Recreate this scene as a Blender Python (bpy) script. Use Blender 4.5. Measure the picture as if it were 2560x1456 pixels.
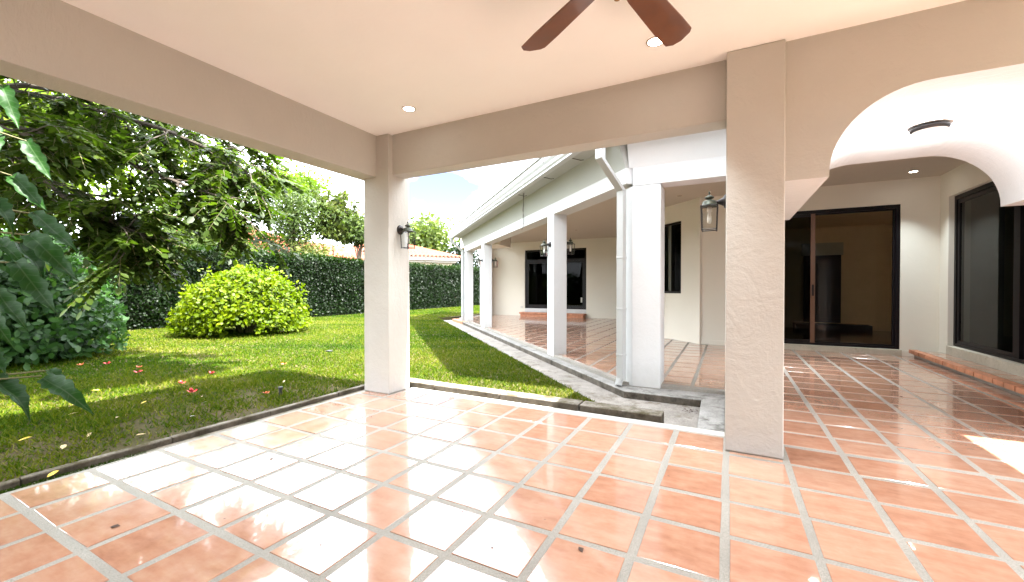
import bpy, math, random
import numpy as np
from mathutils import Vector, Matrix
R = math.radians
random.seed(7); rng = np.random.default_rng(11)
sc = bpy.context.scene
for o in list(bpy.data.objects): bpy.data.objects.remove(o)

# ------------------------------------------------------------ camera, sky, sun, exposure
cam_d = bpy.data.cameras.new('camera'); cam = bpy.data.objects.new('camera', cam_d)
sc.collection.objects.link(cam); sc.camera = cam
cam_d.sensor_width = 36; cam_d.lens = 36*1036.6/2560; cam_d.clip_start = 0.05; cam_d.clip_end = 4000
CAM_H, YAW, PITCH, FPX = 1.25, R(27.49), math.atan(9.7/1036.6), 1036.6
cam.location = (0, 0, CAM_H); cam.rotation_euler = (R(90)-PITCH, 0, YAW)

SUN = Vector((0.60, 0.04, 1.0)).normalized()
SUN_EL = math.asin(SUN.z); SUN_AZ = math.atan2(SUN.x, SUN.y)
SUN_STRENGTH, SKY_STRENGTH, EXPOSURE = 3.7, 0.05, 3.48
world = bpy.data.worlds.new('World'); sc.world = world; world.use_nodes = True
wt = world.node_tree; wt.nodes.clear()
def wn(t, **k):
    n = wt.nodes.new(t)
    for a, b in k.items(): setattr(n, a, b)
    return n
wo = wn('ShaderNodeOutputWorld'); bg = wn('ShaderNodeBackground'); bg.inputs['Strength'].default_value = SKY_STRENGTH
sky = wn('ShaderNodeTexSky', sky_type='NISHITA', sun_disc=False, sun_elevation=SUN_EL, sun_rotation=SUN_AZ, altitude=3000, air_density=0.75, dust_density=0.8, ozone_density=1.5)
tc = wn('ShaderNodeTexCoord'); mp = wn('ShaderNodeMapping'); mp.inputs['Scale'].default_value = (1, 1, 2.1); mp.inputs['Location'].default_value = (0.35, 1.28, 0.2)
n1 = wn('ShaderNodeTexNoise'); n1.inputs['Scale'].default_value = 4.2; n1.inputs['Detail'].default_value = 8; n1.inputs['Roughness'].default_value = 0.56
cr = wn('ShaderNodeValToRGB'); cr.color_ramp.elements[0].position = 0.30; cr.color_ramp.elements[1].position = 0.62
cr.color_ramp.elements[0].color = (.022, .022, .022, 1); cr.color_ramp.elements[1].color = (1, 1, 1, 1)
cl = wn('ShaderNodeMix', data_type='RGBA'); cl.inputs[7].default_value = (19.5, 20.6, 21.8, 1)
L = wt.links.new
# mostly bright cloud with a blue break low over the wing roof
gap = wn('ShaderNodeVectorMath', operation='DISTANCE'); gap.inputs[1].default_value = (-.575, .795, .195)
gm = wn('ShaderNodeMapRange'); gm.inputs[1].default_value = .05; gm.inputs[2].default_value = .40; gm.inputs[3].default_value = -.165; gm.inputs[4].default_value = .16
ad = wn('ShaderNodeMath', operation='ADD')
L(tc.outputs['Generated'], gap.inputs[0]); L(gap.outputs['Value'], gm.inputs[0]); L(n1.outputs[0], ad.inputs[0]); L(gm.outputs[0], ad.inputs[1])
L(tc.outputs['Generated'], mp.inputs[0]); L(mp.outputs[0], n1.inputs['Vector']); L(ad.outputs[0], cr.inputs[0])
L(cr.outputs[0], cl.inputs[0]); L(sky.outputs[0], cl.inputs[6]); L(cl.outputs[2], bg.inputs[0]); L(bg.outputs[0], wo.inputs[0])

sd = bpy.data.lights.new('sun', 'SUN'); sd.energy = SUN_STRENGTH; sd.angle = R(0.6); sd.color = (1.0, 0.975, 0.93)
sun = bpy.data.objects.new('sun', sd); sc.collection.objects.link(sun); sun.location = (6, 0, 12)
sun.rotation_euler = SUN.to_track_quat('Z', 'Y').to_euler()
sc.view_settings.view_transform = 'Standard'; sc.view_settings.look = 'None'
sc.view_settings.exposure = EXPOSURE; sc.view_settings.gamma = 1.0; sc.view_settings.use_curve_mapping = False
sc.render.engine = 'CYCLES'
sc.cycles.max_bounces = 14; sc.cycles.diffuse_bounces = 8; sc.cycles.glossy_bounces = 5; sc.cycles.transparent_max_bounces = 16; sc.cycles.transmission_bounces = 8
sc.cycles.use_denoising = True; sc.cycles.sample_clamp_indirect = 8
DOWNLIGHT_W = 2.0

# ------------------------------------------------------------ helpers
COL = sc.collection
WL = {}
class MB:
    def __init__(s): s.v = []; s.f = []
    def add(s, vs, fs):
        b = len(s.v); s.v += [tuple(p) for p in vs]; s.f += [tuple(i+b for i in f) for f in fs]; return s
    def box(s, x0, x1, y0, y1, z0, z1):
        return s.prism([(x0, y0), (x1, y0), (x1, y1), (x0, y1)], z0, z1)
    def prism(s, poly, z0, z1):
        n = len(poly); vs = [(p[0], p[1], z0) for p in poly]+[(p[0], p[1], z1) for p in poly]
        fs = [tuple(range(n-1, -1, -1)), tuple(range(n, 2*n))]+[(i, (i+1) % n, n+(i+1) % n, n+i) for i in range(n)]
        return s.add(vs, fs)
    def obox(s, o, u, v, w):      # box from corner o with edge vectors
        o, u, v, w = map(Vector, (o, u, v, w))
        vs = [o, o+u, o+u+v, o+v, o+w, o+u+w, o+u+v+w, o+v+w]
        return s.add(vs, [(3, 2, 1, 0), (4, 5, 6, 7), (0, 1, 5, 4), (1, 2, 6, 5), (2, 3, 7, 6), (3, 0, 4, 7)])
    def sweep(s, prof, a, b):     # prof: list of 3D points at a; translated to b
        a, b = Vector(a), Vector(b); n = len(prof)
        vs = [Vector(p)+a for p in prof]+[Vector(p)+b for p in prof]
        return s.add(vs, [tuple(range(n-1, -1, -1)), tuple(range(n, 2*n))]+[(i, (i+1) % n, n+(i+1) % n, n+i) for i in range(n)])
    def tube(s, pts, r, n=8, cap=True):
        pts = [Vector(p) for p in pts]; rs = r if isinstance(r, (list, tuple)) else [r]*len(pts)
        ref = Vector((0, 0, 1)); rings = []
        for i, p in enumerate(pts):
            d = (pts[min(i+1, len(pts)-1)]-pts[max(i-1, 0)]).normalized()
            a = d.cross(ref if abs(d.z) < .95 else Vector((1, 0, 0))).normalized(); b = d.cross(a)
            rings.append([p+(a*math.cos(t)+b*math.sin(t))*rs[i] for t in [2*math.pi*k/n for k in range(n)]])
        vs = [q for g in rings for q in g]; fs = []
        for i in range(len(pts)-1):
            for k in range(n): fs.append((i*n+k, i*n+(k+1) % n, (i+1)*n+(k+1) % n, (i+1)*n+k))
        if cap: fs += [tuple(range(n-1, -1, -1)), tuple(range((len(pts)-1)*n, len(pts)*n))]
        return s.add(vs, fs)
    def lathe(s, prof, c, ax=(0, 0, 1), n=20, xref=None, a0=0, a1=2*math.pi):
        ax = Vector(ax).normalized(); x = Vector(xref) if xref else ax.orthogonal().normalized(); y = ax.cross(x); c = Vector(c)
        full = abs(a1-a0-2*math.pi) < 1e-6; m = n if full else n+1
        vs = []
        for r_, h in prof:
            for k in range(m):
                t = a0+(a1-a0)*k/n; vs.append(c+ax*h+(x*math.cos(t)+y*math.sin(t))*r_)
        fs = []
        for i in range(len(prof)-1):
            for k in range(n):
                k2 = (k+1) % m; fs.append((i*m+k, i*m+k2, (i+1)*m+k2, (i+1)*m+k))
        return s.add(vs, fs)
    def obj(s, name, m, parent=None, **kw):
        return mkobj(name, mesh_of(name, s.v, s.f), m, parent, **kw)
def mesh_of(name, v, f):
    me = bpy.data.meshes.new(name); me.from_pydata([tuple(p) for p in v], [], f); me.update(); return me
def mkobj(name, me, m, parent=None, loc=None, label=None, cat=None, group=None, kind=None, smooth=False, bevel=0, world=True):
    o = bpy.data.objects.new(name, me); COL.objects.link(o)
    if m is not None and len(me.materials) == 0: me.materials.append(m)
    if parent is not None:
        o.parent = parent
        if world:
            w = WL.get(parent.name, Vector((0, 0, 0)))
            if w.length > 0: me.transform(Matrix.Translation(-w))
            WL[o.name] = w
    if loc is not None: o.location = loc
    if smooth:
        me.polygons.foreach_set('use_smooth', [True]*len(me.polygons))
    if bevel:
        b = o.modifiers.new('bevel', 'BEVEL'); b.width = bevel; b.segments = 2; b.limit_method = 'ANGLE'; b.angle_limit = R(40)
        me.polygons.foreach_set('use_smooth', [True]*len(me.polygons))
        wnm = o.modifiers.new('wn', 'WEIGHTED_NORMAL'); wnm.keep_sharp = False
    tag(o, label, cat, group, kind); return o
def tag(o, label=None, cat=None, group=None, kind=None):
    if label: o['label'] = label
    if cat: o['category'] = cat
    if group: o['group'] = group
    if kind: o['kind'] = kind
    return o
def thing(name, loc, label, cat, group=None, kind=None):
    e = bpy.data.objects.new(name, None); COL.objects.link(e); e.location = loc; e.empty_display_size = .1
    WL[e.name] = Vector(loc); return tag(e, label, cat, group, kind)
def copy_tree(o, parent=None, M=None):
    c = o.copy(); COL.objects.link(c); c.parent = parent
    if M is not None: c.matrix_world = M
    for ch in list(o.children): copy_tree(ch, c)
    return c
def project(p):
    x, y, z = p[0], p[1], p[2]-CAM_H
    cx = x*math.cos(YAW)+y*math.sin(YAW); cy = -x*math.sin(YAW)+y*math.cos(YAW)
    d = cy*math.cos(PITCH)-z*math.sin(PITCH); h = z*math.cos(PITCH)+cy*math.sin(PITCH)
    return (1280+FPX*cx/d, 728-FPX*h/d, d) if d > .05 else (-9999, -9999, d)
def inframe(p, m=40):
    u, v, d = project(p); return d > .1 and -m < u < 2560+m and -m < v < 1456+m

# ------------------------------------------------------------ materials
class NT:
    def __init__(s, name):
        s.m = bpy.data.materials.new(name); s.m.use_nodes = True; s.t = s.m.node_tree
        s.p = s.t.nodes['Principled BSDF']; s.out = s.t.nodes['Material Output']
    def n(s, t, **k):
        q = s.t.nodes.new(t)
        for a, b in k.items(): setattr(q, a, b)
        return q
    def l(s, a, b): s.t.links.new(a, b)
    def noise(s, scale, detail=4, rough=.55, vec=None, dim='3D'):
        q = s.n('ShaderNodeTexNoise'); q.inputs['Scale'].default_value = scale; q.inputs['Detail'].default_value = detail; q.inputs['Roughness'].default_value = rough
        if vec is not None: s.l(vec, q.inputs['Vector'])
        return q.outputs[0]
    def ramp(s, fac, stops):
        q = s.n('ShaderNodeValToRGB'); e = q.color_ramp.elements
        while len(e) < len(stops): e.new(.5)
        for i, (p, c) in enumerate(stops): e[i].position = p; e[i].color = (*c, 1) if len(c) == 3 else c
        s.l(fac, q.inputs[0]); return q.outputs[0]
    def mix(s, fac, a, b, mode='MIX'):
        q = s.n('ShaderNodeMix', data_type='RGBA', blend_type=mode)
        for i, x in ((0, fac), (6, a), (7, b)):
            if hasattr(x, 'links') or hasattr(x, 'is_linked'): s.l(x, q.inputs[i])
            elif i == 0: q.inputs[0].default_value = x
            else: q.inputs[i].default_value = (*x, 1)
        return q.outputs[2]
    def math(s, op, a, b=0):
        q = s.n('ShaderNodeMath', operation=op)
        for i, x in ((0, a), (1, b)):
            if hasattr(x, 'is_linked'): s.l(x, q.inputs[i])
            else: q.inputs[i].default_value = x
        return q.outputs[0]
    def bump(s, h, strength=.3, dist=.01):
        q = s.n('ShaderNodeBump'); q.inputs['Strength'].default_value = strength; q.inputs['Distance'].default_value = dist
        s.l(h, q.inputs['Height']); s.l(q.outputs[0], s.p.inputs['Normal']); return q.outputs[0]
    def obj(s): return s.n('ShaderNodeTexCoord').outputs['Object']
    def geo(s): return s.n('ShaderNodeNewGeometry').outputs['Position']
    def base(s, x):
        if hasattr(x, 'is_linked'): s.l(x, s.p.inputs['Base Color'])
        else: s.p.inputs['Base Color'].default_value = (*x, 1)
    def set(s, **k):
        for a, b in k.items(): s.p.inputs[a.replace('_', ' ')].default_value = b
def c_mul(c, k): return tuple(x*k for x in c)
def plaster(name, col, bump=.35, rough=.85, mott=.05, stain=None):
    t = NT(name); g = t.geo()
    a = t.noise(1.3, 5, .6, g); b = t.noise(38, 5, .6, g); c = t.noise(9, 6, .65, g)
    base = t.ramp(a, [(.3, c_mul(col, 1-mott)), (.7, c_mul(col, 1+mott*.6))])
    if stain:
        sep = t.n('ShaderNodeSeparateXYZ'); t.l(g, sep.inputs[0])
        low = t.math('SUBTRACT', .28, sep.outputs[2]); low = t.math('MULTIPLY', low, 3.2)
        low = t.math('ADD', low, t.math('MULTIPLY', t.math('SUBTRACT', t.noise(6, 6, .7, g), .5), 1.6))
        f = t.n('ShaderNodeClamp'); t.l(low, f.inputs[0]); f = t.math('MULTIPLY', f.outputs[0], .55)
        base = t.mix(f, base, stain)
    t.base(base); t.set(Roughness=rough); t.p.inputs['Specular IOR Level'].default_value = .25
    mpp = t.n('ShaderNodeMapping'); mpp.inputs['Rotation'].default_value = (.3, .5, .7); mpp.inputs['Scale'].default_value = (1, 3.2, 1); t.l(g, mpp.inputs[0])
    tro = t.n('ShaderNodeTexNoise'); tro.inputs['Scale'].default_value = 5; tro.inputs['Detail'].default_value = 7; tro.inputs['Roughness'].default_value = .6; tro.inputs['Distortion'].default_value = 1.6; t.l(mpp.outputs[0], tro.inputs['Vector'])
    h = t.math('ADD', t.math('ADD', t.math('MULTIPLY', b, .35), t.math('MULTIPLY', c, .6)), t.math('MULTIPLY', tro.outputs[0], .9)); t.bump(h, bump, .011); return t.m
def simple(name, col, rough=.5, metal=0, spec=.5, var=0, scale=6, bump=0, bscale=40, coat=0):
    t = NT(name); g = t.geo()
    if var:
        t.base(t.ramp(t.noise(scale, 6, .6, g), [(.25, c_mul(col, 1-var)), (.75, c_mul(col, 1+var))]))
    else: t.base(col)
    t.set(Roughness=rough, Metallic=metal); t.p.inputs['Specular IOR Level'].default_value = spec
    if coat: t.p.inputs['Coat Weight'].default_value = coat; t.p.inputs['Coat Roughness'].default_value = .08
    if bump: t.bump(t.noise(bscale, 6, .65, g), bump, .01)
    return t.m
def leafmat(name, c0, c1, c2, trans=.35, rough=.45, spec=.4):
    spec *= .4; rough = max(rough, .45)
    t = NT(name)
    at = t.n('ShaderNodeAttribute'); at.attribute_name = 'tint'
    col = t.ramp(at.outputs['Fac'], [(0, c0), (.5, c1), (1, c2)])
    t.base(col); t.set(Roughness=rough); t.p.inputs['Specular IOR Level'].default_value = spec
    tr = t.n('ShaderNodeBsdfTranslucent'); t.l(t.mix(1.0, col, (1.7, 1.9, .7), 'MULTIPLY'), tr.inputs[0])
    mx = t.n('ShaderNodeMixShader'); mx.inputs[0].default_value = trans
    t.l(t.p.outputs[0], mx.inputs[1]); t.l(tr.outputs[0], mx.inputs[2]); t.l(mx.outputs[0], t.out.inputs[0]); return t.m
def glassmat(name, tint, alpha_rough=0.0, refl=.03):
    t = NT(name); t.t.nodes.remove(t.p)
    tr = t.n('ShaderNodeBsdfTransparent'); tr.inputs[0].default_value = (*tint, 1)
    gl = t.n('ShaderNodeBsdfGlossy'); gl.inputs['Roughness'].default_value = alpha_rough; gl.inputs[0].default_value = (1, 1, 1, 1)
    ge = t.n('ShaderNodeNewGeometry'); dt = t.n('ShaderNodeVectorMath', operation='DOT_PRODUCT'); t.l(ge.outputs['Incoming'], dt.inputs[0]); t.l(ge.outputs['Normal'], dt.inputs[1])
    fr = t.math('ADD', t.math('MULTIPLY', t.math('POWER', t.math('SUBTRACT', 1.0, t.math('ABSOLUTE', dt.outputs['Value'])), 5.0), .8), refl)
    mx = t.n('ShaderNodeMixShader'); t.l(fr, mx.inputs[0]); t.l(tr.outputs[0], mx.inputs[1]); t.l(gl.outputs[0], mx.inputs[2])
    t.l(mx.outputs[0], t.out.inputs[0]); return t.m
def emis(name, col, s):
    t = NT(name); t.base((.9, .9, .9)); t.p.inputs['Emission Color'].default_value = (*col, 1); t.p.inputs['Emission Strength'].default_value = s; return t.m

M = {}
M['beige'] = plaster('beige_plaster', (.50, .475, .432), .6, .8, .05, stain=(.45, .44, .45))
M['ceil'] = plaster('ceiling_paint', (.93, .918, .895), .15, .9, .02)
M['white'] = plaster('white_plaster', (.585, .59, .595), .45, .85, .03, stain=(.42, .42, .40))
M['cream'] = plaster('cream_plaster', (.70, .665, .585), .25, .85, .02)
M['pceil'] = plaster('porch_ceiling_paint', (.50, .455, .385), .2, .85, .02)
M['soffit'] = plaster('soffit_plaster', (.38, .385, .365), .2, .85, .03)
M['pvc'] = simple('white_gutter_paint', (.37, .375, .37), .35, spec=.5, var=.03)
def tile_mat():
    t = NT('terracotta_tile'); oi = t.n('ShaderNodeObjectInfo'); g = t.geo()
    off = t.n('ShaderNodeVectorMath', operation='MULTIPLY_ADD'); t.l(g, off.inputs[0]); off.inputs[1].default_value = (1, 1, 1)
    cmb = t.n('ShaderNodeCombineXYZ'); rr = t.math('MULTIPLY', oi.outputs['Random'], 47.0)
    t.l(rr, cmb.inputs[0]); t.l(rr, cmb.inputs[1]); t.l(cmb.outputs[0], off.inputs[2])
    st = t.n('ShaderNodeMapping'); st.inputs['Scale'].default_value = (1.0, 2.6, 1); t.l(off.outputs[0], st.inputs[0])
    a = t.noise(4.5, 6, .62, st.outputs[0]); b = t.noise(16, 5, .6, off.outputs[0]); fine = t.noise(130, 4, .6, g)
    x = t.math('ADD', t.math('ADD', t.math('MULTIPLY', a, .52), t.math('MULTIPLY', b, .22)), .14)
    x = t.math('ADD', x, t.math('MULTIPLY', t.math('SUBTRACT', oi.outputs['Random'], .5), .15))
    col = t.ramp(x, [(.30, (.275, .118, .070)), (.45, (.375, .185, .118)), (.60, (.435, .25, .172)), (.78, (.49, .335, .255))])
    col = t.mix(t.ramp(fine, [(.62, (0, 0, 0)), (.75, (.25, .25, .25))]), col, (.32, .12, .07))
    t.base(col)
    t.l(t.ramp(t.noise(7, 5, .6, off.outputs[0]), [(.3, (.10,)*3), (.7, (.22,)*3)]), t.p.inputs['Roughness'])
    wear = t.ramp(t.math('ADD', t.math('MULTIPLY', t.noise(1.6, 6, .65, g), .6), t.math('MULTIPLY', t.noise(34, 5, .7, g), .4)), [(.36, (.35,)*3), (.56, (.8,)*3)]); t.l(wear, t.p.inputs['Coat Weight'])
    t.set(IOR=1.5); t.p.inputs['Coat Roughness'].default_value = .03; t.p.inputs['Coat IOR'].default_value = 1.55
    h = t.math('ADD', t.math('MULTIPLY', t.noise(9, 3, .5, off.outputs[0]), 1.0), t.math('MULTIPLY', t.noise(70, 3, .5, g), .06))
    nb = t.bump(h, .055, .010); t.l(nb, t.p.inputs['Coat Normal']); return t.m
M['tile'] = tile_mat()
def grout_mat():
    t = NT('sandy_grout'); g = t.geo()
    s = t.noise(220, 3, .7, g); c = t.noise(2.2, 5, .6, g)
    col = t.ramp(s, [(.30, (.10, .09, .075)), (.45, (.235, .215, .185)), (.7, (.38, .355, .315))])
    col = t.mix(t.ramp(c, [(.40, (0, 0, 0)), (.7, (.55, .55, .55))]), col, (.17, .155, .135))
    t.base(col); t.set(Roughness=.7); t.bump(t.noise(160, 4, .7, g), .5, .004); return t.m
M['grout'] = grout_mat()
def concrete(name, c0, c1, moss=0, mossc=(.10, .11, .03), scale=3.5, riser=0):
    t = NT(name); g = t.geo()
    a = t.noise(scale, 8, .68, g); b = t.noise(60, 5, .7, g)
    col = t.ramp(a, [(.3, c0), (.7, c1)]); col = t.mix(.25, col, t.ramp(b, [(.3, (.1, .1, .1)), (.7, (.6, .58, .54))]))
    if moss:
        f = t.ramp(t.noise(5, 7, .7, g), [(.62-.3*moss, (0, 0, 0)), (.80-.3*moss, (1, 1, 1))]); col = t.mix(f, col, mossc)
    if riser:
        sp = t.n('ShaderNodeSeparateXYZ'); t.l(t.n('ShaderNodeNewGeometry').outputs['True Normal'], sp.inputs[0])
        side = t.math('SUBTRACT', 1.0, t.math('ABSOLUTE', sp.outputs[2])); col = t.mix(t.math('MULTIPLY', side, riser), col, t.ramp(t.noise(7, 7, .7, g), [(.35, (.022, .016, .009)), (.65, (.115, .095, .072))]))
    t.base(col); t.set(Roughness=.92); t.p.inputs['Specular IOR Level'].default_value = .2; t.bump(t.math('ADD', a, t.math('MULTIPLY', b, .3)), .7, .012); return t.m
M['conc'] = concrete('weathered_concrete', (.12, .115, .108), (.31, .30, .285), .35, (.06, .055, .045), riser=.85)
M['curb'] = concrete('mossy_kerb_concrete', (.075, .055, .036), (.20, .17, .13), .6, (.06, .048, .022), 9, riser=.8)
M['channel'] = concrete('dirty_channel_concrete', (.12, .10, .085), (.29, .26, .23), .3, (.10, .08, .05))
M['border'] = concrete('pale_border_concrete', (.36, .34, .31), (.54, .52, .48), .1, (.2, .18, .14))
M['sill'] = concrete('sill_concrete', (.42, .37, .28), (.58, .52, .42), .1, (.25, .2, .12))
M['brick'] = simple('clay_brick', (.46, .20, .11), .6, spec=.4, var=.35, scale=7, bump=.4, bscale=50)
M['bronze'] = simple('dark_bronze_aluminium', (.007, .005, .006), .4, spec=.25)
M['alu'] = simple('brown_aluminium_stile', (.16, .085, .055), .32, metal=.3)
M['iron'] = simple('dark_lantern_iron', (.028, .024, .024), .42, metal=.4, var=.3, scale=40)
M['verd'] = simple('verdigris_lantern_cap', (.055, .06, .042), .5, metal=.4, var=.5, scale=30)
M['lglass'] = glassmat('lantern_glass', (.9, .91, .9), .02)
M['tint'] = glassmat('tinted_glass', (.66, .63, .57), .0, .015)
M['tintdark'] = glassmat('dark_tinted_glass', (.14, .15, .14), .0, .004)
M['bulb'] = simple('white_bulb', (.8, .78, .72), .3)
M['fan'] = simple('fan_blade_wood', (.135, .042, .010), .28, spec=.5, var=.25, scale=5, coat=.5)
M['brass'] = simple('aged_brass', (.35, .22, .09), .3, metal=.9)
M['trim'] = simple('downlight_trim', (.55, .45, .33), .4, metal=.3)
M['lens'] = emis('lit_lens', (1, .97, .92), 4.0)
M['bowl'] = emis('faint_glow_bowl', (1, .88, .80), 0.08); M['bowl'].node_tree.nodes['Principled BSDF'].inputs['Base Color'].default_value = (.36, .29, .255, 1)  # faint glow put into the bowl, the fixture itself is unlit
M['deadlens'] = simple('unlit_lens', (.12, .10, .07), .4)
M['roomtan'] = simple('room_tan_wall', (.78, .63, .42), .9, var=.05)
M['roomgrey'] = simple('room_grey_wall', (.42, .43, .38), .9, var=.05)
M['roomfloor'] = simple('room_dark_floor', (.10, .055, .038), .15, var=.2)
M['blind'] = simple('dark_curtain', (.012, .008, .02), .8)
M['dark'] = simple('dark_room', (.03, .028, .028), .9)
M['plastic'] = simple('black_plastic', (.02, .02, .02), .5)
M['outlet'] = simple('outlet_plate', (.55, .54, .5), .5)
M['wire'] = simple('dark_wire', (.05, .04, .03), .6)
M['bark'] = simple('tree_bark', (.16, .12, .085), .9, var=.4, scale=12, bump=.6)
M['darkbark'] = simple('dark_branch_bark', (.055, .042, .03), .9, var=.4, scale=14, bump=.5)
M['twig'] = simple('green_brown_twig', (.13, .12, .05), .8, var=.3)
M['flower'] = simple('red_petal', (.62, .03, .035), .5, var=.2)
M['flowero'] = simple('orange_red_petal', (.60, .13, .04), .5, var=.2)
M['dryleaf'] = simple('fallen_tan_leaf', (.55, .42, .22), .6, var=.25)
M['yleaf'] = simple('fallen_yellow_leaf', (.62, .46, .06), .5, var=.2)
M['speck'] = simple('dark_debris', (.06, .03, .02), .8)
M['paleleaf'] = simple('pale_petal', (.7, .66, .58), .7)
M['lime'] = leafmat('lime_leaf', (0.0374, 0.0656, 0.0003), (0.0777, 0.1181, 0.0004), (0.1208, 0.1509, 0.0011), .38, .4)
M['hedge'] = leafmat('hedge_leaf', (0.0014, 0.0056, 0.0004), (0.0035, 0.0118, 0.0007), (0.0089, 0.0237, 0.0007), .28, .45)
M['glyr'] = leafmat('compound_leaf', (0.016, 0.0289, 0.004), (0.032, 0.056, 0.0061), (0.0595, 0.0887, 0.0077), .45, .32, .6)
M['sunleaf'] = leafmat('sunlit_leaf', (0.0499, 0.0896, 0.0063), (0.1061, 0.1599, 0.0084), (0.1747, 0.2175, 0.0126), .5, .4)
M['shrub'] = leafmat('shrub_leaf', (0.0106, 0.032, 0.0084), (0.024, 0.064, 0.0147), (0.048, 0.1033, 0.021), .3, .35, .5)
M['philo'] = leafmat('big_glossy_leaf', (0.0043, 0.0238, 0.0011), (0.007, 0.0369, 0.0015), (0.01, 0.0476, 0.0017), .22, .3, .6)
M['far1'] = leafmat('far_tree_leaf', (0.022, 0.0384, 0.0077), (0.044, 0.0677, 0.0135), (0.0836, 0.1082, 0.0192), .35, .5)
M['far2'] = leafmat('bamboo_leaf', (0.0216, 0.0344, 0.0084), (0.0528, 0.0689, 0.0168), (0.1152, 0.123, 0.0378), .35, .5)
M['far3'] = leafmat('feathery_leaf', (0.0288, 0.0492, 0.0105), (0.0576, 0.0836, 0.0168), (0.096, 0.123, 0.0252), .35, .5)
M['brightleaf'] = leafmat('bright_crown_leaf', (0.044, 0.0857, 0.0046), (0.0836, 0.1443, 0.0077), (0.132, 0.1894, 0.0154), .4, .5)
def vein(m):
    t = m.node_tree; pb = t.nodes['Principled BSDF']; src = pb.inputs['Base Color'].links[0].from_socket
    n_ = t.nodes.new; tcx = n_('ShaderNodeTexCoord'); sx = n_('ShaderNodeSeparateXYZ'); t.links.new(tcx.outputs['Object'], sx.inputs[0])
    ab = n_('ShaderNodeMath'); ab.operation = 'ABSOLUTE'; t.links.new(sx.outputs[1], ab.inputs[0])
    mr = n_('ShaderNodeMapRange'); mr.inputs[1].default_value = .006; mr.inputs[2].default_value = .02; mr.inputs[3].default_value = 1; mr.inputs[4].default_value = 0; t.links.new(ab.outputs[0], mr.inputs[0])
    ph_ = n_('ShaderNodeMath'); ph_.operation = 'MULTIPLY_ADD'; t.links.new(ab.outputs[0], ph_.inputs[0]); ph_.inputs[1].default_value = -.7; t.links.new(sx.outputs[0], ph_.inputs[2])
    sn = n_('ShaderNodeMath'); sn.operation = 'SINE'; k_ = n_('ShaderNodeMath'); k_.operation = 'MULTIPLY'; k_.inputs[1].default_value = 56; t.links.new(ph_.outputs[0], k_.inputs[0]); t.links.new(k_.outputs[0], sn.inputs[0])
    m2 = n_('ShaderNodeMapRange'); m2.inputs[1].default_value = .86; m2.inputs[2].default_value = 1.0; m2.inputs[4].default_value = .55; t.links.new(sn.outputs[0], m2.inputs[0])
    mxx = n_('ShaderNodeMath'); mxx.operation = 'MAXIMUM'; t.links.new(mr.outputs[0], mxx.inputs[0]); t.links.new(m2.outputs[0], mxx.inputs[1])
    mc = n_('ShaderNodeMix'); mc.data_type = 'RGBA'; mc.inputs[7].default_value = (.045, .085, .03, 1); t.links.new(mxx.outputs[0], mc.inputs[0]); t.links.new(src, mc.inputs[6]); t.links.new(mc.outputs[2], pb.inputs['Base Color'])
vein(M['philo'])
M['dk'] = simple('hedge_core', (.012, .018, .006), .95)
M['house'] = plaster('neighbour_wall', (.42, .37, .28), .2, .9, .05)
M['housew'] = plaster('neighbour_fascia', (.40, .37, .33), .2, .9, .05)
M['rooft'] = simple('clay_roof_tile', (.26, .062, .03), .8, var=.45, scale=4, bump=.3)
def soil_mat():
    t = NT('lawn_soil'); g = t.geo()
    a = t.noise(.9, 7, .65, g); b = t.noise(26, 6, .7, g)
    col = t.ramp(a, [(.35, (.045, .05, .014)), (.5, (.075, .062, .028)), (.66, (.17, .13, .07))])
    col = t.mix(.4, col, t.ramp(b, [(.3, (.03, .022, .014)), (.7, (.15, .12, .065))])); t.base(col); t.set(Roughness=1)
    t.p.inputs['Specular IOR Level'].default_value = .1; t.bump(b, .8, .03); return t.m
M['soil'] = soil_mat()
def grass_mat():
    t = NT('grass_blade'); at = t.n('ShaderNodeAttribute'); at.attribute_name = 'tint'
    col = t.ramp(at.outputs['Fac'], [(0, (.012, .040, .001)), (.4, (.044, .092, .0014)), (.75, (.130, .145, .007)), (1, (.25, .205, .08))])
    t.base(col); t.set(Roughness=.6); t.p.inputs['Specular IOR Level'].default_value = .08
    tr = t.n('ShaderNodeBsdfTranslucent'); t.l(col, tr.inputs[0]); mx = t.n('ShaderNodeMixShader'); mx.inputs[0].default_value = .35
    t.l(t.p.outputs[0], mx.inputs[1]); t.l(tr.outputs[0], mx.inputs[2]); t.l(mx.outputs[0], t.out.inputs[0]); return t.m
M['grass'] = grass_mat()
M['dirt'] = concrete('gutter_dirt', (.10, .07, .045), (.30, .24, .18), .45, (.045, .06, .015), 9)

# ------------------------------------------------------------ the setting: ground, lawn, channel
MB().box(-220, 160, -160, 220, -.6, -.18).obj('ground', M['soil'], kind='structure')
lawn_poly = [(-4.12, -14), (-4.12, 4.21), (-1.06, 4.21), (-10.75, 13.9), (-10.3, 14.35), (-10.3, 60), (-70, 60), (-70, -14)]
MB().prism(lawn_poly, -.17, -.005).obj('lawn', M['soil'], kind='structure')
# channel between lawn and porch
MB().prism([(-.06, 3.95), (-.06, 5.3), (-1.1, 5.3), (-9.6, 13.8), (-10.3, 14.35), (-10.75, 13.9), (-1.06, 4.19), (-.9, 4.02), (-.5, 3.95)], -.17, -.13).obj('drain_channel', M['channel'], kind='structure')
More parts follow.
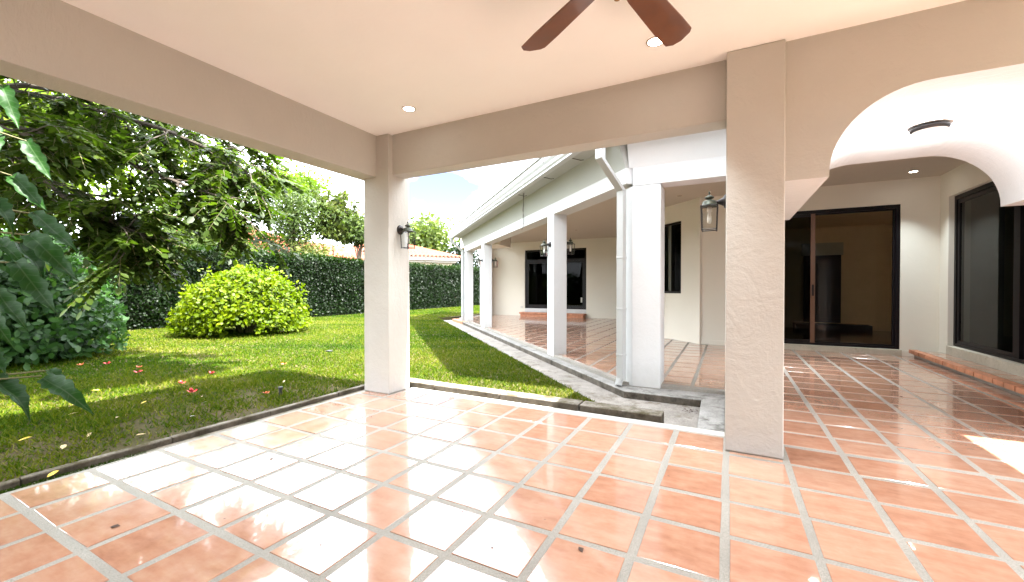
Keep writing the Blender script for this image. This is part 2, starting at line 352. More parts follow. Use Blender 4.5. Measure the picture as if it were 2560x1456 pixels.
# ------------------------------------------------------------ terrace floor and porch floor with single tiles
T = .3859; GX, GY = -.007, 1.949; GAP = .044
tile_lo = -.0032
def tile_mesh(poly, name='tile'):
    # bevelled slab: bottom, shoulder, top ring
    c = np.mean(np.array(poly), 0); n = len(poly); v = []; f = []
    def inset(k): return [(p[0]+(c[0]-p[0])*k, p[1]+(c[1]-p[1])*k) for p in poly]
    for z, k in ((-.02, 0), (-.0022, 0), (0, .016)):
        v += [(x, y, z) for x, y in inset(k)]
    for r_ in (0, 1):
        for i in range(n): f.append((r_*n+i, r_*n+(i+1) % n, (r_+1)*n+(i+1) % n, (r_+1)*n+i))
    f.append(tuple(range(2*n, 3*n)))
    me = mesh_of(name, v, f); me.materials.append(M['tile']); return me
hw = (T-GAP)/2
TILE_MESHES = []
for k in range(8):
    j = lambda: random.uniform(-.0035, .0035)
    TILE_MESHES.append(tile_mesh([(-hw+j(), -hw+j()), (hw+j(), -hw+j()), (hw+j(), hw+j()), (-hw+j(), hw+j())]))
def clip(poly, a, b, c):       # keep a*x+b*y>=c
    out = []
    for i in range(len(poly)):
        p, q = poly[i], poly[(i+1) % len(poly)]; dp, dq = a*p[0]+b*p[1]-c, a*q[0]+b*q[1]-c
        if dp >= 0: out.append(p)
        if dp*dq < 0: t_ = dp/(dp-dq); out.append((p[0]+(q[0]-p[0])*t_, p[1]+(q[1]-p[1])*t_))
    return out
def area(poly): return abs(sum(poly[i][0]*poly[(i+1) % len(poly)][1]-poly[(i+1) % len(poly)][0]*poly[i][1] for i in range(len(poly))))/2
def lay_tiles(floor, cells):
    """cells: list of (centre, clip planes). The 300 that show largest are parts, the rest one mass."""
    items = []
    for (cx, cy), planes in cells:
        poly = [(cx-hw, cy-hw), (cx+hw, cy-hw), (cx+hw, cy+hw), (cx-hw, cy+hw)]; cut = False
        for pl in planes:
            q = clip(poly, *pl)
            if len(q) < 3: poly = None; break
            if area(q) < area(poly)-1e-5: cut = True
            poly = q
        if poly is None or area(poly) < .004: continue
        pr = [project((x, y, 0)) for x, y in poly]
        vis = sum(1 for u, v, d in pr if d > .1 and -5 < u < 2565 and -5 < v < 1461)
        ar = area([(u, v) for u, v, d in pr]) if vis and min(p[2] for p in pr) > .1 else 0
        items.append((ar, cx, cy, poly, cut))
    items.sort(key=lambda t_: -t_[0]); rest = MB()
    for i, (ar, cx, cy, poly, cut) in enumerate(items):
        if i < 300 and ar > 0:
            if cut:
                me = tile_mesh([(x-cx, y-cy) for x, y in poly])
            else: me = random.choice(TILE_MESHES)
            o = bpy.data.objects.new('tile', me); COL.objects.link(o); o.parent = floor
            o.location = (cx, cy, random.uniform(-.0012, .0012)); o.rotation_euler = (random.gauss(0, .0016), random.gauss(0, .0016), 0 if cut else random.gauss(0, .004))
        else: rest.prism(poly, -.02, 0)
    if rest.v:
        r_ = rest.obj('tile_paving', M['tile'], floor); r_['kind'] = 'stuff'
tf = MB().box(-3.9, 3.6, -3.2, 3.9, -.17, tile_lo).obj('terrace_floor', M['grout'], kind='structure')
cells = []
for a in range(-20, 20):
    for b in range(-20, 40):
        x, y = GX+(a+.5)*T, GY+(b+.5)*T
        if -3.88 < x < 3.6 and -3.2 < y < 3.9: cells.append(((x, y), []))
lay_tiles(tf, cells)
MB().box(-3.49, -.02, 3.9, 4.02, -.17, -.004).obj('concrete_border', M['border'], kind='structure')
MB().box(-4.03, -3.9, -3.2, 4.02, -.17, -.03).obj('gutter_strip', M['dirt'], kind='structure')
porch_poly = [(-.02, 3.902), (-.02, 5.60), (-1.25, 5.56), (-9.75, 14.05), (-9.75, 16.4), (-1.75, 16.4), (-1.75, 11.19), (-.544, 9.98), (-.544, 10.06), (3.4, 10.06), (3.4, 3.902)]
pf = MB().prism(porch_poly, -.17, tile_lo).obj('porch_floor', M['grout'], kind='structure')
cells = []
for a in range(-30, 12):
    for b in range(4, 42):
        x, y = GX+(a+.5)*T, GY+(b+.5)*T
        ok = False; pl = []
        if x > 0 and 3.88 < y < 10.1 and x < 3.4: ok = True; pl = [(0, -1, -10.0), (-1, 0, -3.3), (0, 1, 3.925)]
        elif x < 0 and y > 5.4 and y < 16.6 and x > -9.9:
            if x > -.4: ok = y < 10.1; pl = [(0, 1, 5.72), (0, -1, -9.97)]
            elif x+y < 9.5 or (x < -1.75):
                ok = x+y > 4.1; pl = [(1, 1, 4.46), (0, 1, 5.72), (1, 0, -9.6), (0, -1, -16.38)]
                if x > -1.8: pl.append((-1, -1, -9.42))
        if ok: cells.append(((x, y), pl))
lay_tiles(pf, cells)
# porch step (lower ledge) following the porch edge, slab beside the terrace pillar
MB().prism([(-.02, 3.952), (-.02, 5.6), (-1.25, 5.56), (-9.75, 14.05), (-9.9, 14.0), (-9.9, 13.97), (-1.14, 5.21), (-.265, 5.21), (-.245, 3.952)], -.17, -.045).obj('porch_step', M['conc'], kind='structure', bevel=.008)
MB().prism([(-9.95, 13.85), (-9.75, 14.05), (-8.6, 12.9), (-8.78, 12.82)], -.17, -.04).obj('brick_step_end', M['brick'], kind='structure')
# kerbs
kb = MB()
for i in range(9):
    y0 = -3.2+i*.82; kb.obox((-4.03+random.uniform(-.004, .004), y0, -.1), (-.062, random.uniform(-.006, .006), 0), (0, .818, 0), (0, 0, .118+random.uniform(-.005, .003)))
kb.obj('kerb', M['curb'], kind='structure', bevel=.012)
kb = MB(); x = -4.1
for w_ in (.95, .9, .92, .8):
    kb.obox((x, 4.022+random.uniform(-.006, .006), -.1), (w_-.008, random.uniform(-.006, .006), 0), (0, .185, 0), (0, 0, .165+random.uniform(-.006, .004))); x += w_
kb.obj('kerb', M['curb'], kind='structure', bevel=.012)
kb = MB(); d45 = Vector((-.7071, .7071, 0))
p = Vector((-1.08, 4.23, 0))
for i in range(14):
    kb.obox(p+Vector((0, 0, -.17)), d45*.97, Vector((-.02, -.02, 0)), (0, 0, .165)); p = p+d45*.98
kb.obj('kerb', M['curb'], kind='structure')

# ------------------------------------------------------------ terrace: pillars, beams, ceiling, roof
def pillar(name, poly, z0, z1, m, label, group, bev=.008):
    c = np.mean(np.array(poly), 0); z0 += .006
    o = MB().prism(poly, z0, z1).obj(name, m, bevel=bev); tag(o, label, 'pillar', group)
    MB().prism([(c[0]+(x-c[0])*.985, c[1]+(y-c[1])*.985) for x, y in poly], z0-.012, z0).obj('base_joint', M['grout'], o); return o
def rect(x0, x1, y0, y1): return [(x0, y0), (x1, y0), (x1, y1), (x0, y1)]
CZ = 3.03
pillar('terrace_pillar', rect(-3.885, -3.49, 3.607, 3.96), 0, CZ-.002, M['beige'], 'square beige terrace pillar at the lawn corner between the two beams', 'terrace pillars')
pillar('terrace_pillar', rect(-.015, .362, 3.55, 3.925), 0, CZ-.002, M['beige'], 'wide beige terrace pillar with a rough trowelled face beside the arch', 'terrace pillars')
pillar('terrace_pillar', rect(-3.885, -3.49, .10, .485), 0, CZ-.002, M['beige'], 'beige terrace pillar cut off by the edge of the photo beside the big leaves', 'terrace pillars')
for x0, y0 in ((-3.885, -3.1), (3.2, -3.1), (3.2, .3)):
    pillar('terrace_pillar', rect(x0, x0+.38, y0, y0+.38), 0, CZ-.002, M['beige'], 'beige terrace pillar behind the viewer', 'terrace pillars out of view')
MB().box(-3.95, -3.68, .485, 3.66, 2.545, 3.2).obj('beam', M['beige'], kind='structure', bevel=.008)
MB().box(-3.95, -3.68, -2.7, .10, 2.545, 3.2).obj('beam', M['beige'], kind='structure', bevel=.008)
MB().box(-3.49, -.0155, 3.672, 3.88, 2.56, 3.2).obj('beam', M['beige'], kind='structure', bevel=.008)
MB().box(3.25, 3.5, -2.7, 3.6, 2.56, 3.2).obj('beam', M['beige'], kind='structure', bevel=.008)
MB().box(-3.4, 3.2, -3.05, -2.8, 2.56, 3.2).obj('beam', M['beige'], kind='structure', bevel=.008)
MB().box(-3.5, 3.2, -3.02, -2.85, -.01, CZ).obj('terrace_wall', M['beige'], kind='structure')
MB().box(-3.86, -3.72, -2.72, .10, -.01, 2.545).obj('terrace_wall', M['beige'], kind='structure')  # out-of-view wall added to block light from the left rear
MB().box(3.24, 3.44, -2.72, .30, -.01, 2.56).obj('terrace_wall', M['beige'], kind='structure')
MB().box(-3.69, 3.26, -3.0, 3.68, CZ, CZ+.12).obj('terrace_ceiling', M['ceil'], kind='structure')
MB().box(-4.1, 3.7, -3.3, 4.03, 3.2, 3.36).obj('terrace_roof', M['white'], kind='structure')

# arch walls: opening with quarter-round shoulders
def arch_wall(name, y0, y1, x0, x1, ztop, ox0, ox1, zs, zt, zb, rx, m, shoulder):
    """wall slab in plane y; an opening ox0..ox1 with flat shoulders at zs, rising by quarter arcs to zt"""
    N = 16; lx, rxp = ox0+shoulder, ox1-shoulder
    under = [(ox0, zs), (lx, zs)]
    under += [(lx+rx*(1-math.cos(math.pi/2*i/N)), zs+.02+(zt-zs-.02)*math.sin(math.pi/2*i/N)) for i in range(N+1)]
    under += [(rxp-(a-lx), z) for a, z in reversed(under[2:])]+[(rxp, zs), (ox1, zs)]
    mb = MB(); vs = []; fs = []
    for x, z in under: vs += [(x, y0, z), (x, y1, z), (x, y0, ztop), (x, y1, ztop)]
    for i in range(len(under)-1):
        p, q = 4*i, 4*i+4; fs.append((p, p+1, q+1, q))
        if abs(under[i+1][0]-under[i][0]) > 1e-6: fs += [(p, q, q+2, p+2), (q+1, p+1, p+3, q+3), (p+2, q+2, q+3, p+3)]
    n = 4*(len(under)-1); fs += [(0, 2, 3, 1), (n, n+1, n+3, n+2)]
    mb.add(vs, fs)
    o = mb.obj(name, m, kind='structure'); o.data.materials.append(M['white'])
    for p_ in o.data.polygons: p_.material_index = 0 if abs(p_.normal.y) > .9 and p_.center.y < y0+.01 else 1
    MB().box(ox1+.0005, x1, y0+.001, y1, zs, ztop).obj('wall_pier', m, kind='structure')
    MB().box(ox1+.002, x1, y0+.002, y0+.36, zb, zs).obj('wall_pier', m, kind='structure')
    MB().box(ox1+.002, x1, 5.0, y1, zb, zs).obj('wall_pier', M['white'], kind='structure')
    MB().box(x0, x0+.13, y1-.3, y1, zb, zs).obj('wall_pier', M['white'], kind='structure')
    MB().box(x1, 3.6, y0, y0+.3, 2.56, ztop).obj('wall_pier', m, kind='structure')
    return o
# vaulted passage from the terrace to the porch: flat ceiling with quarter-round coves and low shoulders, open at both sides
arch_wall('vaulted_passage', 3.60, 5.70, .363, 2.98, 3.30, .363, 2.58, 2.022, 2.58, -.02, .55, M['beige'], .262)
# ------------------------------------------------------------ house wing
def diag(s, c=4.3, z=0):   # point on the line x+y=c, s metres along (-.7071,.7071) from the point opposite the camera
    return Vector((c/2-.70711*s, c/2+.70711*s, z))
D = Vector((-.70711, .70711, 0)); Nn = Vector((.70711, .70711, 0))
def wing_pillar(near, w=.30, d=.27, label='', z0=-.045):
    a = Vector(near); b = a+D*w; c = b+Nn*d; e = a+Nn*d
    return pillar('porch_pillar', [(q.x, q.y) for q in (a, e, c, b)], z0, 2.602, M['white'], label, 'porch pillars')
P4 = Vector((-2.86, 7.16, 0)); P5 = Vector((-6.74, 11.04, 0)); P6 = Vector((-8.70, 13.0, 0))
wing_pillar(P4, label='white porch pillar between the downspout and the pair of slim far pillars')
wing_pillar(P5, label='slim white porch pillar, second from the far end of the wing')
wing_pillar(P6, label='farthest white porch pillar at the end of the wing beside a downspout')
pillar('porch_pillar', [(-1.255, 5.66), (-1.105, 5.516), (-.755, 5.516), (-.755, 5.90), (-1.0, 5.90)], -.045, 2.56, M['white'], 'thick white corner pillar with flaking paint behind the near downspout', 'porch pillars')
pillar('porch_pillar', rect(-9.72, -9.42, 15.6, 15.9), 0, 2.8, M['white'], 'white post against the far end of the porch wall', 'porch pillars')
# wing beam (face flush with pillars), then flared cornice, soffit, gutter; same along the main wall
def wing_profile(s0, s1, pts, name, m, **k):
    """pts: (e outwards from the wing face, z) closed profile"""
    prof = [(-Nn*e)+Vector((0, 0, z)) for e, z in pts]
    return MB().sweep(prof, diag(s0), diag(s1)).obj(name, m, **k)
s3 = (Vector((-1.18, 5.48, 0))-diag(0)).dot(D); s6 = (P6-diag(0)).dot(D)+.36
wing_profile(s3, s6, [(.003, 2.6), (.003, 2.8), (-.30, 2.8), (-.30, 2.6)], 'wing_beam', M['white'], kind='structure')
def flare(e): return e
prof_fl = [(.004, 2.8), (.124, 3.14), (.124, 3.4), (-.3, 3.4), (-.3, 2.8)]
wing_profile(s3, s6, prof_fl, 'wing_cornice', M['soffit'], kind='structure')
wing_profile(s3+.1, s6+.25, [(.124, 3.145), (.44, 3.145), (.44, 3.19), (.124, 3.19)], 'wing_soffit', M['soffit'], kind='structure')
# main wall lintel and its cornice, facing the terrace
MB().box(2.98, 3.45, 5.5, 5.8, -.02, 3.22).obj('wall', M['white'], kind='structure')
MB().box(-1.10, .36, 5.514, 5.80, 2.565, 2.8).obj('wall_lintel', M['white'], kind='structure')
MB().sweep([(0, 5.513, 2.8), (0, 5.39, 3.14), (0, 5.39, 3.4), (0, 5.8, 3.4), (0, 5.8, 2.8)], (-1.15, 0, 0), (.36, 0, 0)).obj('wall_cornice', M['white'], kind='structure')
MB().box(-1.36, .36, 5.06, 5.39, 3.145, 3.19).obj('wall_soffit', M['white'], kind='structure')
# gutter: ogee trough
def gutter_prof(e0): return [(e0, 3.13), (e0+.07, 3.13), (e0+.10, 3.17), (e0+.105, 3.21), (e0+.13, 3.26), (e0+.14, 3.34), (e0+.165, 3.345), (e0+.165, 3.36), (e0, 3.36)]
g = thing('roof_gutter', diag(4), 'white ogee roof gutter running along the wing eave', 'gutter')
prof = [(-Nn*e)+Vector((0, 0, z)) for e, z in gutter_prof(.42)]
MB().sweep(prof, diag(s3+.12), diag(s6+.3)).obj('trough', M['pvc'], g)
MB().sweep([(-Nn*e)+Vector((0, 0, z)) for e, z in [(.40, 3.115), (.50, 3.115), (.50, 3.135), (.40, 3.135)]], diag(s3+.12), diag(s6+.3)).obj('bottom_lip', M['pvc'], g)
for s in (3.0, 6.2, 8.4):
    MB().sweep([p_*1.0+Vector((0, 0, 0)) for p_ in [(-Nn*e)+Vector((0, 0, z)) for e, z in [(.415, 3.122), (.493, 3.122), (.53, 3.17), (.535, 3.21), (.56, 3.26), (.57, 3.345), (.595, 3.353), (.595, 3.365), (.415, 3.365)]]], diag(s), diag(s+.03)).obj('joint_band', M['pvc'], g)
gp = thing('roof_gutter', (-.4, 5.0, 3.13), 'white roof gutter above the wall lintel beside the wide pillar', 'gutter')
MB().sweep([(0, 5.096-(e-.42), z) for e, z in gutter_prof(.42)], (-1.42, 0, 0), (.36, 0, 0)).obj('trough', M['pvc'], gp)
# roof sheets over the wing and house
rw = MB(); far = 17.2
rw.add([diag(s3, 3.54, 3.37), diag(s6+.3, 3.54, 3.37), (-10.1, 17.2, 4.6), (4.5, 17.2, 4.9), (4.5, 5.0, 3.40), (.62, 4.96, 3.37), (-1.42, 4.96, 3.37),
        ], [(0, 1, 2, 3, 4, 5, 6)])
rw.obj('house_roof', M['rooft'], kind='structure')
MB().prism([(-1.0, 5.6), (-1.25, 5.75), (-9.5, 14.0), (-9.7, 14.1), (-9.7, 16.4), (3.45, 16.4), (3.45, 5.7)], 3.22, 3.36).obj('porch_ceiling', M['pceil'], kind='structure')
# interior cross beam in the wing (the triangular drop seen above the far pillars)
MB().prism([(-9.6, 13.95), (-9.6, 14.5), (-7.6, 14.5), (-7.35, 13.2), (-8.6, 12.95)], 2.80, 3.22).obj('wing_drop_ceiling', M['cream'], kind='structure')
# walls of the porch
MB().box(-9.8, -7.9, 16.4, 16.6, -.02, 3.22).obj('wall', M['cream'], kind='structure')
MB().box(-5.12, -1.55, 16.4, 16.6, -.02, 3.22).obj('wall', M['cream'], kind='structure')
MB().box(-7.9, -5.12, 16.4, 16.6, 2.86, 3.22).obj('wall', M['cream'], kind='structure')
MB().box(-7.9, -5.12, 16.4, 16.6, -.02, .33).obj('wall', M['white'], kind='structure')
MB().box(-1.75, -1.55, 11.27, 16.4, -.02, 3.22).obj('wall', M['cream'], kind='structure')
MB().box(-9.74, -9.6, 15.9, 16.4, -.02, 3.22).obj('wall', M['cream'], kind='structure')
def aw(s0, s1, z0, z1, m=M['cream']):   # angled wall x+y=9.436
    a = Vector((-.544, 9.98, 0))+D*s0
    return MB().obox(a+Vector((0, 0, z0)), D*(s1-s0), Nn*.2, (0, 0, z1-z0)).obj('wall', m, kind='structure')
S0, S1 = .60, 1.30
aw(.0, S0, -.02, 3.22); aw(S1, 1.71, -.02, 3.22); aw(S0, S1, -.02, 1.10); aw(S0, S1, 2.80, 3.22)
# back wall y=10.03 with the sliding door opening 0.62..2.80, z .10..2.77
MB().box(-.544, .55, 10.02, 10.22, -.02, 3.22).obj('wall', M['cream'], kind='structure')
MB().box(2.80, 3.45, 10.02, 10.22, -.02, 3.22).obj('wall', M['cream'], kind='structure')
MB().box(.55, 2.80, 10.02, 10.22, 2.77, 3.22).obj('wall', M['cream'], kind='structure')
MB().box(.5, 2.82, 9.97, 10.22, -.02, .105).obj('door_sill', M['sill'], kind='structure', bevel=.006)
# right wall x=3.33, recess for the second sliding door y 7.0..9.72, z .26..2.77
MB().box(3.33, 3.6, 9.70, 10.02, -.02, 3.22).obj('wall', M['cream'], kind='structure')
MB().box(3.33, 3.6, 6.3, 9.70, 2.79, 3.22).obj('wall', M['cream'], kind='structure')
MB().box(3.33, 3.6, 5.8, 6.3, -.02, 3.22).obj('wall', M['cream'], kind='structure')
MB().box(3.31, 3.6, 6.3, 9.70, -.02, .255).obj('door_sill', M['sill'], kind='structure', bevel=.006)
# skirting
sk = MB().box(2.83, 3.33, 10.002, 10.02, 0, .09).box(-.54, .5, 10.002, 10.02, 0, .09); sk.obj('skirting', M['cream'], kind='structure')

# brick step below the right door: nosing bricks and tiles as pieces
st = thing('brick_step', (3.1, 8.2, 0), 'clay brick step with a tiled top below the right sliding door', 'step')
MB().box(2.975, 3.31, 6.62, 9.93, -.01, .085).obj('core', M['grout'], st)
br = MB().box(-.0, .11, 0, .205, 0, .062); y = 6.60
brm = mesh_of('brick', br.v, br.f); brm.materials.append(M['brick'])
while y < 9.75:
    o = mkobj('brick', brm, None, st, world=False); o.location = (2.905-3.1+random.uniform(-.004, .004), y-8.2, .062); y += .225
tm = tile_mesh(rect(-.095, .095, -.165, .165), 'step_tile'); y = 6.78
while y < 9.8:
    o = mkobj('step_tile', tm, None, st, world=False); o.location = (3.17-3.1, y-8.2, .118); y += .36
    o.scale = (1.35, 1, 1)
# near end of the step: stacked brick
for k, (dx, z) in enumerate(((0, .062), (.13, .0), (.26, .062))):
    o = mkobj('brick', brm, None, st, world=False); o.location = (2.93-3.1+dx, 6.38-8.2, z)
# step at the far porch door
st2 = thing('brick_step', (-6.55, 16.2, 0), 'low clay step with a rounded edge below the far porch door', 'step')
MB().box(-8.0, -5.1, 16.02, 16.4, .10, .17).obj('tread', M['brick'], st2, bevel=.02)
MB().box(-7.95, -5.15, 16.06, 16.4, -.01, .10).obj('riser', M['brick'], st2)

# ------------------------------------------------------------ sliding doors, window, rooms behind
def panel(root, name, o, u, w, h, t_, fr, m_f, m_g, n):
    """framed glass panel: corner o, unit dir u, width w, height h, frame fr, thickness t_ along n"""
    o = Vector(o); u = Vector(u); n = Vector(n); z = Vector((0, 0, 1))
    f = MB(); f.obox(o, u*fr, n*t_, z*h); f.obox(o+u*(w-fr), u*fr, n*t_, z*h)
    f.obox(o+u*fr, u*(w-2*fr), n*t_, z*fr); f.obox(o+u*fr+z*(h-fr), u*(w-2*fr), n*t_, z*fr)
    p = f.obj(name, m_f, root)
    q = o+u*fr+z*fr+n*(t_*.45); a_, b_ = u*(w-2*fr), z*(h-2*fr); MB().add([q, q+a_, q+a_+b_, q+b_], [(0, 1, 2, 3)]).obj('pane', m_g, p); return p
dr = thing('sliding_door', (1.7, 10.08, .105), 'wide sliding glass door with dark frame in the back wall behind the arch', 'door')
f = MB(); f.box(.552, 2.798, 10.03, 10.12, 2.70, 2.768); f.box(.552, .62, 10.03, 10.12, .107, 2.70); f.box(2.735, 2.798, 10.03, 10.12, .107, 2.70); f.box(.62, 2.735, 10.03, 10.12, .107, .15)
f.obj('frame', M['bronze'], dr)
panel(dr, 'sliding_panel', (.62, 10.04, .15), (1, 0, 0), .91, 2.55, .03, .055, M['bronze'], M['tintdark'], (0, 1, 0))
p_ = panel(dr, 'fixed_panel', (1.45, 10.075, .15), (1, 0, 0), 1.285, 2.55, .03, .028, M['bronze'], M['tint'], (0, 1, 0))
MB().box(1.455, 1.528, 10.028, 10.042, .15, 2.70).obj('stile', M['alu'], dr)
h_ = MB().box(1.475, 1.508, 10.005, 10.03, 1.08, 1.30).obj('handle', M['bronze'], dr)
# room behind the back door
MB().box(-.1, 4.8, 14.6, 14.8, 0, 2.95).obj('room_wall', M['roomtan'], kind='structure')
MB().box(4.6, 4.8, 10.4, 14.6, 0, 2.95).obj('room_wall', M['roomtan'], kind='structure')
MB().box(-.3, -.1, 10.23, 14.8, 0, 2.95).obj('room_wall', M['roomtan'], kind='structure')
MB().box(-.3, 4.8, 10.23, 14.8, -.1, .06).obj('room_floor', M['roomfloor'], kind='structure')
MB().box(-.3, 4.8, 10.23, 14.8, 2.95, 3.1).obj('room_ceiling', M['roomtan'], kind='structure')
dw_ = thing('interior_doorway', (2.7, 14.5, .06), 'dark curtained doorway at the back of the room behind the glass', 'doorway')
MB().box(1.95, 2.80, 14.48, 14.59, .25, 2.15).obj('curtain', M['blind'], dw_)
MB().box(1.9, 2.85, 14.5, 14.59, 2.15, 2.5).obj('head_panel', M['roomgrey'], dw_)
MB().box(1.7, 3.4, 14.1, 14.59, .06, .22).obj('threshold_step', M['blind'], dw_)
# right door
d2 = thing('sliding_door', (3.42, 8.0, .255), 'tall dark-framed sliding glass door in the right wall above the brick step', 'door')
f = MB(); f.box(3.40, 3.50, 6.305, 9.695, 2.72, 2.785); f.box(3.40, 3.50, 9.63, 9.695, .257, 2.72); f.box(3.40, 3.50, 6.305, 6.37, .257, 2.72); f.box(3.40, 3.50, 6.37, 9.63, .257, .30)
f.obj('frame', M['bronze'], d2)
panel(d2, 'sliding_panel', (3.415, 8.02, .30), (0, 1, 0), 1.60, 2.41, .03, .06, M['bronze'], M['tintdark'], (1, 0, 0))
MB().box(3.41, 3.49, 7.93, 8.02, .30, 2.72).obj('post', M['bronze'], d2)
panel(d2, 'fixed_panel', (3.455, 6.37, .30), (0, 1, 0), 1.56, 2.41, .03, .04, M['bronze'], M['tint'], (1, 0, 0))
MB().box(3.6, 8.4, 9.9, 10.1, 0, 2.95).obj('room_wall', M['roomgrey'], kind='structure')
MB().box(8.2, 8.4, 5.9, 9.9, 0, 2.95).obj('room_wall', M['roomgrey'], kind='structure')
MB().box(3.6, 8.4, 5.7, 5.9, 0, 2.95).obj('room_wall', M['roomgrey'], kind='structure')
MB().box(3.6, 8.4, 5.7, 10.1, .0, .20).obj('room_floor', M['roomgrey'], kind='structure')
MB().box(3.6, 8.4, 5.7, 10.1, 2.95, 3.1).obj('room_ceiling', M['roomgrey'], kind='structure')
# far porch door
d3 = thing('porch_door', (-6.5, 16.45, .33), 'black glazed double door at the far end of the porch', 'door')
f = MB(); f.box(-7.895, -5.125, 16.42, 16.52, 2.78, 2.858); f.box(-7.895, -7.82, 16.42, 16.52, .332, 2.78); f.box(-5.2, -5.125, 16.42, 16.52, .332, 2.78); f.box(-7.82, -5.2, 16.42, 16.52, .332, .40); f.box(-7.82, -5.2, 16.43, 16.51, 2.36, 2.44)
f.obj('frame', M['bronze'], d3)
panel(d3, 'leaf', (-7.82, 16.44, .40), (1, 0, 0), 1.31, 1.96, .04, .09, M['bronze'], M['tintdark'], (0, 1, 0))
panel(d3, 'leaf', (-6.51, 16.44, .40), (1, 0, 0), 1.31, 1.96, .04, .09, M['bronze'], M['tintdark'], (0, 1, 0))
MB().add([(-7.82, 16.46, 2.44), (-5.2, 16.46, 2.44), (-5.2, 16.46, 2.78), (-7.82, 16.46, 2.78)], [(0, 1, 2, 3)]).obj('transom_pane', M['tintdark'], d3)
MB().box(-5.36, -5.30, 16.41, 16.44, .62, .82).obj('handle', M['outlet'], d3)
MB().box(-8.4, -4.6, 16.6, 19, -.1, .3).box(-8.4, -4.6, 18.9, 19, .3, 3).box(-8.5, -8.4, 16.6, 19, -.1, 3).box(-4.6, -4.5, 16.6, 19, -.1, 3).box(-8.4, -4.6, 16.6, 18.9, 2.95, 3.05).obj('room_wall', M['dark'], kind='structure')
# window in the angled wall
wd = thing('window', Vector((-.544, 9.98, 1.1))+D*.95, 'tall narrow dark window in the angled cream porch wall', 'window')
a = Vector((-.544, 9.98, 1.1))+D*S0+Nn*.03
panel(wd, 'frame', a+Vector((0, 0, .002)), D, S1-S0, 1.696, .06, .05, M['bronze'], M['tintdark'], Nn)
panel(wd, 'sash', a+D*.05+Nn*.07+Vector((0, 0, .06)), D, .30, 1.58, .03, .035, M['bronze'], M['tintdark'], Nn)
MB().obox(Vector((-.544, 9.98, 0))+D*.3+Nn*.6, D*1.4, Nn*.05, (0, 0, 3)).obj('room_wall', M['dark'], kind='structure')

# ------------------------------------------------------------ downspouts
ds = thing('downspout', (-1.25, 5.4, -.04), 'white downspout with an elbow in front of the thick corner pillar', 'downspout')
cx_, cy_ = -1.235, 5.475; w_ = .05
def sq_tube(pts, w, d, root, name, m):
    mb = MB(); pts = [Vector(p) for p in pts]
    a = Vector((.924, -.383, 0)).normalized(); b = Vector((.383, .924, 0)).normalized(); a = Vector((.383, -.924, 0)); a, b = Vector((.92, -.39, 0)), Vector((.39, .92, 0))
    rings = [[p-a*w-b*d, p+a*w-b*d, p+a*w+b*d, p-a*w+b*d] for p in pts]
    vs = [q for r_ in rings for q in r_]; fs = [(3, 2, 1, 0)]
    for i in range(len(pts)-1):
        for k in range(4): fs.append((i*4+k, i*4+(k+1) % 4, (i+1)*4+(k+1) % 4, (i+1)*4+k))
    fs.append(tuple(range(4*len(pts)-4, 4*len(pts)))); mb.add(vs, fs); return mb.obj(name, m, root, bevel=.006)
sq_tube([(cx_, cy_, .03), (cx_, cy_, 2.50)], w_, .04, ds, 'pipe', M['pvc'])
sq_tube([(cx_, cy_, 2.50), (-1.40, 5.05, 2.83), (-1.40, 5.05, 3.14)], w_, .04, ds, 'elbow', M['pvc'])
for z in (.35, .95, 1.62): sq_tube([(cx_, cy_, z), (cx_, cy_, z+.03)], w_+.004, .044, ds, 'joint', M['pvc'])
MB().tube([(cx_-.02, cy_, .05), (cx_-.03, cy_-.03, -.035)], .045, 10).obj('outlet_shoe', M['pvc'], ds)
ds2 = thing('downspout', P6+D*.34, 'slim white downspout beside the farthest porch pillar', 'downspout')
q = P6+D*.40-Nn*.05
sq_tube([(q.x, q.y, -.04), (q.x, q.y, 2.62), ((q-Nn*.42+D*.05).x, (q-Nn*.42+D*.05).y, 2.98), ((q-Nn*.45+D*.05).x, (q-Nn*.45+D*.05).y, 3.14)], .05, .05, ds2, 'pipe', M['pvc'])
# hanging cable and gutter straps
cb = thing('hanging_cable', diag(6, 4.1, 3.1), 'thin loose cable hanging from the wing soffit in front of the beam', 'cable')
q = diag(7.9, 3.86, 0)
MB().tube([(q.x, q.y, 3.14), (q.x+.01, q.y, 2.9), (q.x-.012, q.y+.01, 2.65), (q.x+.015, q.y, 2.45)], .006, 5).obj('strand', M['wire'], cb)
MB().tube([(q.x+.02, q.y, 3.14), (q.x-.01, q.y, 2.8), (q.x+.03, q.y, 2.55), (q.x-.06, q.y+.06, 2.42)], .005, 5).obj('strand', M['wire'], cb)
for i, s in enumerate((2.55, 4.3, 5.5, 6.6, 8.0)):
    q = diag(s, 3.72, 3.125)
    w = MB().tube([q, q+Nn*.16+Vector((0, 0, -.02)), q+Nn*.22+D*.03+Vector((0, 0, .0))], .006, 5).obj('gutter_strap', M['wire'])
    tag(w, '%s dark wire strap sticking out under the wing gutter, counted from the near downspout' % ('first', 'second', 'third', 'fourth', 'fifth')[i], 'wire', 'wire straps under the gutter')
ol = MB().box(-8.10, -7.98, 16.385, 16.40, .33, .42).obj('wall_outlet', M['outlet']); tag(ol, 'small grey outlet plate low on the far porch wall', 'outlet')

